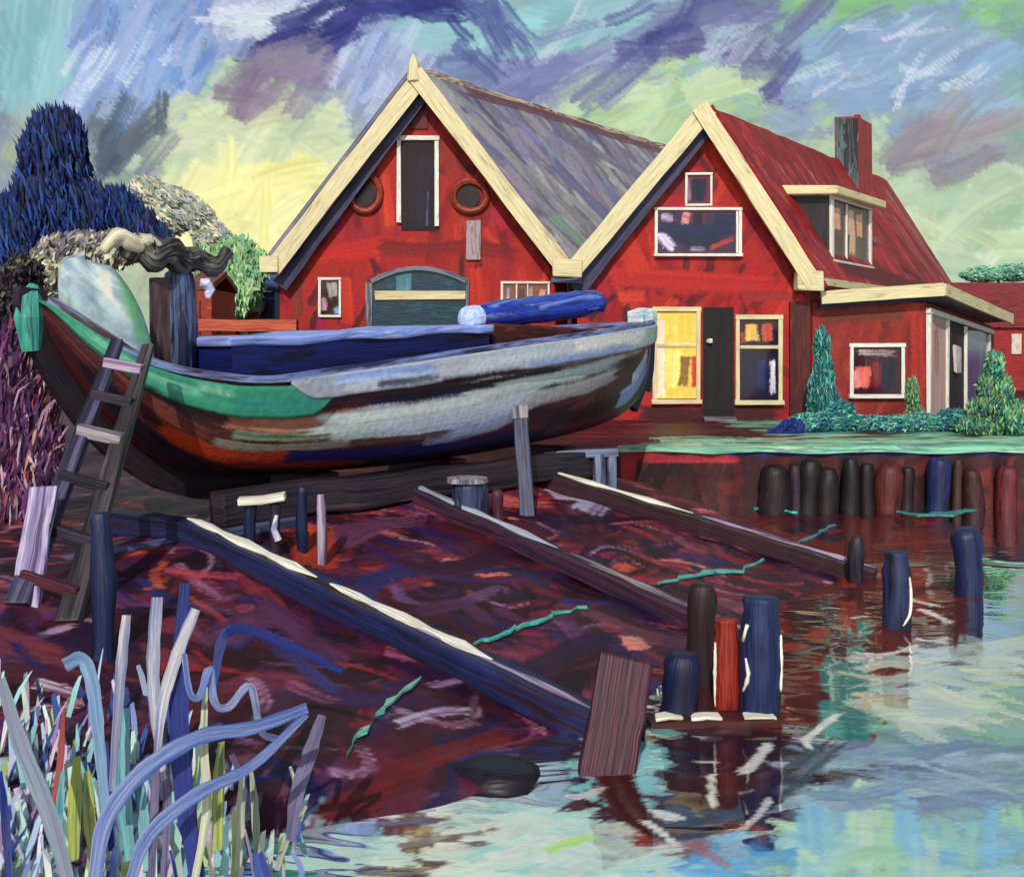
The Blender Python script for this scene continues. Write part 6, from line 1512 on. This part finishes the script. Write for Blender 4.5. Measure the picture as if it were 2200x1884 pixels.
plant('corner_conifer', 'pointed green conifer at the right end of the hedge', 'tree',
      [(2010, 745, 18, 34), (2012, 790, 34, 40), (2010, 840, 52, 46), (1985, 862, 50, 26), (2050, 850, 40, 40)], 2400, .3, .09, ['#2c6458', '#4a9478', '#6ca878', '#8cb070', '#347070', '#285868', '#a0b468'], (.1, 0, 1), 24.4, .4,
      [([(2010, 872, 0), (2011, 800, 0), (2010, 725, 0)], .06, BARK)], crown='crown')
HEDGE = ['#1f5c68', '#2f8078', '#4aa088', '#286c7c', '#6cb89c', '#28508c', '#3c8c80', '#8cc4a4']
plant('hedge', 'low teal hedge in front of the porch', 'hedge', [(1630, 856, 36, 20), (1690, 850, 44, 22), (1750, 858, 50, 18), (1810, 858, 50, 18), (1870, 856, 44, 20), (1930, 850, 40, 24), (1700, 830, 26, 20)], 3600, .24, .07, HEDGE, (1, 0, .25), 25.2, .4,
      [([(1660, 872, 0), (1662, 860, 0), (1665, 845, 0)], .03, BARK)])
plant('blue_shrub', 'small deep blue shrub at the left end of the hedge', 'shrub', [(1600, 868, 30, 18), (1575, 874, 22, 10)], 600, .22, .06, ['#1c2c6c', '#24409c', '#183458', '#2c5c8c'], (.6, 0, .8), 24.6, .4, [([(1600, 884, 0), (1600, 876, 0), (1600, 862, 0)], .03, BARK)])
plant('porch_bush', 'pale green upright bush by the porch window', 'bush', [(1846, 800, 12, 40), (1850, 840, 18, 26)], 420, .22, .06, ['#6c9468', '#84a878', '#4c8468'], (0, 0, 1), 27.6, .3, [([(1848, 862, 0), (1848, 820, 0), (1847, 780, 0)], .03, BARK)])
plant('far_trees', 'teal tree crown above the far red roof', 'tree', [(1990, 556, 44, 14), (2050, 552, 44, 16)], 900, .8, .26, ['#6ca890', '#8cc4a4', '#98c8a0', '#5c9888'], (1, 0, .1), 62, .4, [([(2020, 730, 0), (2020, 620, 0), (2020, 556, 0)], .2, BARK)], crown='crown')


# ================================================================== SMALL BUILDINGS BEHIND
def cottage(name, label, cat, px0, px1, base, eave, ridge, d, depth, wallm, roofm, roof_over=.2, hip=False):
    x0, x1 = X(px0, d), X(px1, d); zb, ze, zr = 1.0, Z(eave, d), Z(ridge, d)
    r = thing(name, label, cat, ((x0 + x1) / 2, d, zb))
    m = MB(); m.box(x0, d, zb, x1, d + depth, ze); m.build('wall', wallm, r)
    m = MB(); o = roof_over; ym = d + depth / 2
    A = [Vector((x0 - o, d - o, ze)), Vector((x1 + o, d - o, ze)), Vector((x1 + o, ym, zr)), Vector((x0 - o, ym, zr))]
    m.hexa([a for a in A] + [a + Vector((0, 0, .14)) for a in A])
    B = [Vector((x0 - o, ym + .002, zr)), Vector((x1 + o, ym + .002, zr)), Vector((x1 + o, d + depth + o, ze)), Vector((x0 - o, d + depth + o, ze))]
    m.hexa([a for a in B] + [a + Vector((0, 0, .14)) for a in B]); m.build('roof', roofm, r)
    return r, x0, x1, zb, ze


def build_far():
    wl_ = lambda nm, c: brush(nm, c, (1.2, 3, 3), coord='Object', rough=.6)
    r, x0, x1, zb, ze = cottage('red_farmhouse', 'low dark red farmhouse beyond the porch at the right edge', 'house', 1935, 2160, 760, 662, 566, 48, 9, wl_('far red wall', ['#7a1c20', '#a02c2c', '#8c2428', '#b43a34']), wl_('far red roof', ['#5c181c', '#7a2426', '#8c2c2c', '#6a1c24', '#4c2428']))
    m = MB(); m.rbox((0, 48, 0), UX, NF, X(2046, 48), X(2066, 48), Z(716, 48), Z(676, 48), 0, .08, .02); m.build('window', brush('pale far pane', ['#c8a898', '#e0d0c0', '#a87c78'], (2, 5, 5)), r)
    r, x0, x1, zb, ze = cottage('blue_shed', 'small dark blue shed beside the left corner of the boathouse', 'shed', 524, 556, 730, 590, 556, 36, 2.4, wl_('blue boards', ['#161c3c', '#20346c', '#1a2448', '#2c4c84', '#241c34']), wl_('slate roof', ['#3c4c78', '#2c3458', '#5c6c94']), .08)
    m = MB(); m.rbox((0, 36, 0), UX, NF, X(534, 36), X(550, 36), 1.02, Z(620, 36), 0, .06, .01); m.build('door', brush('dark shed door', ['#1a1628', '#2c2034'], (1, 6, 6)), r)
    r, x0, x1, zb, ze = cottage('red_shed', 'small red shed behind the mast stump', 'shed', 384, 428, 720, 585, 556, 26, 2.2, wl_('rust boards', ['#6a2018', '#98301f', '#84281c', '#b0482c']), wl_('brown roof', ['#5c2c20', '#7c3c28', '#4c201c']), .06)
    m = MB(); m.rbox((0, 26, 0), UX, NF, X(392, 26), X(406, 26), 1.02, Z(610, 26), 0, .05, .01); m.build('door', REDWOOD, r)
    r, x0, x1, zb, ze = cottage('brown_hut', 'little brown hut with a pale door left of the blue shed', 'hut', 474, 520, 730, 640, 615, 35, 2.2, wl_('brown boards', ['#5c2420', '#843830', '#4c2428', '#a04c3c']), wl_('hut roof', ['#6c2c24', '#8c4030']), .08)
    m = MB(); m.rbox((0, 35, 0), UX, NF, X(486, 35), X(502, 35), 1.02, Z(650, 35), 0, .06, .01); m.build('door', brush('pale hut door', ['#9c8c8c', '#c0b4b4', '#7c5c60'], (1, 6, 6)), r)
    r = thing('board_fence', 'low orange red board fence behind the barge', 'fence', (X(470, 24), 24, 1.0))
    m = MB(); m.bar([Vector((X(px, 24), 24, Z(658, 24))) for px in (360, 420, 480, 540, 600)], .08, .26, j=.1); m.build('board', brush('orange red boards', ['#a8341f', '#c85c3c', '#8c2c20', '#d88060'], (.6, 6, 6)), r)
    m = MB(); m.bar([Vector((X(px, 24), 24.02, Z(690, 24))) for px in (360, 420, 480, 540, 600)], .08, .26, j=.1); m.build('board', REDWOOD, r)
    for px in (365, 440, 520, 595):
        m = MB(); m.box(X(px, 24) - .06, 24.07, .9, X(px, 24) + .06, 24.17, Z(650, 24), .01); m.build('fence_post', MAROON, r)


build_far()


# ================================================================== REEDS AND SHORE
def blade(m, pts, w, d0, d1, taper=(.7, 1, .95, .5), camber=.03):
    p = catmull(pts, 6); k = len(p); dd = np.linspace(d0, d1, k)
    wid = [.66 * w * d0 / F * float(np.interp(i / (k - 1), np.linspace(0, 1, len(taper)), taper)) * (1 + .06 * math.sin(i * 1.7)) for i in range(k)]
    m.ribbon([at(a, b, c) for (a, b), c in zip(p, dd)], wid, camber=camber); return m


RB = lambda nm, c, s=0: brush(nm, c, (1.1, 22, 22), rough=.5, seed=s)
R_NAVY = RB('navy reed', ['#0c1236', '#141f62', '#1a2a78', '#10184a', '#243c84'])
R_GREY = RB('grey lavender reed', ['#40445e', '#6a6e8c', '#84869c', '#b8b4b0', '#565c80'], 1)
R_BLUE = RB('blue grey reed', ['#142060', '#2a4484', '#52689c', '#8488a4', '#1c3070'], 2)
R_TEAL = RB('teal reed', ['#2c6474', '#508c98', '#74a8a8', '#3c7c84', '#8cb4ac'], 3)
R_PALE = RB('cream reed', ['#84867a', '#b4b29a', '#a4a888', '#788878', '#c4bca8'], 4)
R_LIME = RB('lime reed', ['#5c7c40', '#8a9a48', '#a4a440', '#547458', '#94a870'], 5)
R_PLUM = RB('plum reed', ['#2c2644', '#463e5e', '#625a7a', '#382c46', '#706888'], 6)


def build_reeds():
    G = 'reed plants growing at the near edge of the slipway'
    def reed(label, blades, d):
        px = blades[0][0][0][0]; dd = d
        r = thing('reed_plant', label, 'reeds', (X(px, dd), dd, min(.3, float(land(X(px, dd), dd)))), G)
        for b in blades:
            m = MB(); blade(m, b[0], b[1], d + (b[3] if len(b) > 3 else 0), d + (b[3] if len(b) > 3 else 0) + (b[4] if len(b) > 4 else .35), taper=b[5] if len(b) > 5 else (.7, 1, .95, .5))
            m.build('leaf', b[2], r)
        return r
    reed('navy reed clump with the thickest upright stem', [([(402, 1790), (372, 1600), (362, 1400), (374, 1180)], 66, R_NAVY), ([(392, 1790), (418, 1640), (412, 1500), (416, 1390)], 30, R_PALE, -.05), ([(330, 1790), (338, 1640), (330, 1480), (322, 1420)], 26, R_PLUM, .06)], 5.45)
    reed('forked pale lavender reed beside the navy clump', [([(330, 1560), (314, 1440), (310, 1330), (318, 1208)], 42, R_GREY, 0, .2, (.5, .9, 1, .9)), ([(318, 1520), (330, 1420), (360, 1320), (396, 1232)], 40, R_GREY, -.04, .2, (.5, .9, 1, .8)), ([(306, 1790), (312, 1640), (318, 1500)], 30, R_PLUM, 0)], 5.6)
    reed('reed with two long blue leaves arching over to the right', [([(190, 1790), (214, 1660), (290, 1560), (400, 1492), (510, 1472), (622, 1432)], 54, R_BLUE, 0, .5, (.8, 1, 1, .9, .7)), ([(262, 1790), (300, 1690), (400, 1606), (510, 1548), (620, 1444)], 46, R_BLUE, -.1, .6, (.7, 1, 1, .8, .5))], 5.2)
    reed('zigzag bent grey blue reed right of the navy clump', [([(372, 1322), (384, 1400), (404, 1408), (424, 1352), (434, 1420), (462, 1430), (506, 1388), (528, 1478), (560, 1494)], 25, R_BLUE, 0, .2, (.7, 1, 1, .9))], 5.55)
    reed('single pale grey leaf standing left of the forked reed', [([(226, 1600), (236, 1470), (246, 1340), (256, 1244)], 36, R_GREY, 0, .2, (.5, .8, 1, .8))], 5.9)
    reed('hooked sky blue reed near the left edge', [([(214, 1640), (200, 1500), (188, 1390), (166, 1334), (130, 1346)], 46, RB('sky blue reed', ['#486488', '#6480a4', '#7494b0', '#546c94'], 7), 0, .2, (.6, .9, 1, .9))], 5.9)
    reed('broad lavender grey reed slanting in from the left edge', [([(140, 1790), (100, 1650), (40, 1500), (2, 1372)], 58, RB('lavender reed', ['#5c5c78', '#7c7890', '#6c848c', '#94889a'], 8), 0, .2), ([(20, 1790), (10, 1650), (0, 1560)], 30, R_NAVY)], 5.5)
    reed('slate purple reed standing apart on the right', [([(588, 1700), (600, 1610), (628, 1520), (652, 1446)], 46, R_PLUM, 0, .3, (.6, 1, 1, .6)), ([(560, 1760), (580, 1700), (620, 1630)], 20, R_PALE, .1)], 6.0)
    reed('pale teal reed behind the arching blue leaves', [([(262, 1740), (250, 1620), (248, 1520), (254, 1432)], 54, R_TEAL, .3), ([(300, 1760), (290, 1650), (276, 1560)], 40, R_TEAL, .25), ([(226, 1720), (222, 1620), (214, 1500)], 30, R_NAVY, .3)], 5.8)
    reed('cream and pale green reed in the shallow water', [([(482, 1760), (486, 1660), (490, 1560)], 30, R_PALE, .1), ([(440, 1720), (442, 1600), (448, 1500)], 40, R_LIME, .2), ([(520, 1740), (516, 1640), (508, 1560)], 26, R_PALE, .2)], 5.9)
    reed('yellow green reed tuft low on the left', [([(150, 1740), (150, 1640), (156, 1530)], 46, R_LIME, .2), ([(190, 1740), (180, 1650), (176, 1560)], 44, R_LIME, .15), ([(110, 1720), (120, 1640), (126, 1560)], 30, R_TEAL, .2)], 5.7)
    reed('small navy bent stem above the reeds', [([(432, 1420), (440, 1336), (462, 1276), (530, 1282), (610, 1318), (692, 1358)], 34, R_NAVY, 0, .5, (.6, .9, 1, .9, .7))], 6.6)
    reed('thin dark reed pair at the far left', [([(60, 1780), (70, 1640), (52, 1480)], 26, R_PLUM, .2), ([(96, 1700), (120, 1560), (128, 1440)], 24, RB('rust reed', ['#6a2420', '#94382c', '#5c2030'], 9), .4)], 5.9)


def build_shore():
    # short waterside grass nobody could count
    V, Fc, C = [], [], []
    pal = [hexs(c) for c in ['#94c8c8', '#b4d4c4', '#a8c0dc', '#7c94c4', '#dce0d4', '#9c7ca4', '#2c3c84', '#b8c880', '#c8bcd4', '#3c5498', '#e0c8d8', '#bcd8d0']]
    for _ in range(420):
        px = random.uniform(-30, 640); py = random.uniform(1500, 1800) if random.random() < .8 else random.uniform(1400, 1600)
        if px > 400 and py < 1590 or random.random() < (px / 900): continue
        d = ground_hit(px, py); x = X(px, d); z = max(-.05, float(land(x, d)))
        L = random.uniform(.1, .36); w = random.uniform(.014, .045); a = random.gauss(0, .25); b = random.gauss(0, .2); i = len(V)
        t = Vector((x + L * a, d + L * b, z + L))
        V += [Vector((x - w / 2, d, z - .02)), Vector((x + w / 2, d, z - .02)), Vector((x + w * .6 + L * a * .6, d + L * b * .6, z + L * .65)), t + Vector((w * .4, 0, 0)), Vector((x - w * .5 + L * a * .6, d + L * b * .6, z + L * .65)), t - Vector((w * .3, 0, L * .05))]
        Fc += [(i, i + 1, i + 2, i + 4), (i + 4, i + 2, i + 3, i + 5)]
        c = random.choice(pal) * random.uniform(.85, 1.1); C += [c] * 6
    o = np_mesh('grass', np.array(V), [f if len(set(f)) == 4 else f for f in Fc], LEAFP, None, np.clip(np.array(C), 0, 1), False, (0, 0, 0))
    info(o, 'short wet grass of mixed greens and blues at the water edge', kind='stuff')
    # rocks
    def rock(label, px, py, rx, ry, pal, hgt, sink=.1):
        d = ground_hit(px, py); c = Vector((X(px, d), d, max(-.02, float(land(X(px, d), d))))); sc = d / F
        m = MB(); n = 14; rings = []
        for j in range(8):
            ph = -.35 + (math.pi / 2 + .35) * j / 7
            for i in range(n):
                th = 2 * math.pi * i / n; q = Vector((math.cos(th) * math.cos(ph), math.sin(th) * math.cos(ph), math.sin(ph)))
                f = 1 + .22 * mnoise.noise(q * 1.7 + Vector((px, py, 0))) + .1 * mnoise.noise(q * 4 + Vector((py, 0, px)))
                m.v.append(c + Vector((q.x * rx * sc * f, q.y * rx * sc * .8 * f, q.z * hgt * f)))
        for j in range(7):
            for i in range(n):
                a, b = j * n + i, j * n + (i + 1) % n; m.face((a, b, b + n, a + n), [(i / n * 2, j / 7), ((i + 1) / n * 2, j / 7), ((i + 1) / n * 2, (j + 1) / 7), (i / n * 2, (j + 1) / 7)])
        info(m.build('rock', brush('stone ' + label[:12], pal, (1.5, 5, 5), coord='Object', rough=.45), origin=tuple(c), smooth_on=True), label, 'rock')
    rock('flat navy black rock at the foot of the front beam', 1010, 1566, 92, 30, ['#0c0c16', '#161628', '#1c1018', '#10121c'], .1)
    # teal weed stranded along the water line and afloat
    def weed(label, pts, w, pal, afloat=True):
        m = MB(); P = []
        for px, py in pts:
            d = dwater(py) if afloat else ground_hit(px, py)
            P.append(Vector((X(px, d), d, (.014 if afloat else float(land(X(px, d), d)) + .03))))
        P = [Vector(p) for p in catmull([tuple(p) for p in P], 1)] if False else P
        q = []
        for i in range(len(P) - 1):
            for t in (0, .25, .5, .75): q.append(P[i].lerp(P[i + 1], t) + Vector((random.gauss(0, .025), random.gauss(0, .04), 0)))
        q.append(P[-1]); k = len(q); d0 = q[k // 2].y
        L_, R_ = [], []
        for i, p in enumerate(q):
            f = w * d0 / F * (.35 + .65 * math.sin(math.pi * (i + .4) / (k + .2))) * random.uniform(.25, 1.5) * 1.7
            L_.append(p + Vector((0, f / 2, 0))); R_.append(p - Vector((0, f / 2, 0)))
        b = 0
        for i in range(k): m.v += [L_[i], R_[i], R_[i] - Vector((0, 0, .02)), L_[i] - Vector((0, 0, .02))]
        for i in range(k - 1):
            for a, c in ((0, 1), (1, 2), (2, 3), (3, 0)): m.face((i * 4 + a, (i + 1) * 4 + a, (i + 1) * 4 + c, i * 4 + c), [(i * .1, 0), (i * .1 + .1, 0), (i * .1 + .1, .1), (i * .1, .1)])
        info(m.build('water_weed', brush('weed ' + pal[0], pal, (4, 9, 9), rough=.5), origin=tuple(q[k // 2])), label, 'water weed', 'patches of water weed')
    T = ['#1f8074', '#3cb0a0', '#5cc4b0', '#2a9088', '#84d0bc']
    weed('wavy teal weed strip between the middle and far slip beams', [(1322, 1184), (1380, 1172), (1440, 1160), (1500, 1158), (1545, 1134)], 16, T, False)
    weed('two part teal weed strip between the front and middle beams', [(958, 1305), (1020, 1285), (1060, 1268), (1120, 1250), (1188, 1232)], 16, T, False)
    weed('teal weed strip stranded right of the reeds', [(690, 1530), (740, 1480), (780, 1430), (852, 1376)], 26, ['#2a8074', '#3c9c84', '#8cc4a8', '#54b094'], False)
    weed('pale green weed afloat below the black quay piles', [(1640, 1016), (1690, 1012), (1760, 1022)], 12, ['#5c9484', '#98c4a4', '#7cb094'])
    weed('teal weed afloat at the left of the quay piles', [(1520, 1030), (1570, 1030), (1612, 1036)], 9, T)
    weed('long teal weed afloat below the blue quay pile', [(1790, 1030), (1850, 1042), (1920, 1040), (1980, 1028), (2040, 1016)], 18, ['#2c6c6c', '#4a9c90', '#3c8480', '#84bca4'])
    weed('blue teal weed curl afloat left of the quay end', [(1610, 1100), (1650, 1080), (1690, 1062)], 14, ['#2a5c70', '#4c8c98', '#1f4c60'])


build_reeds(); build_shore()
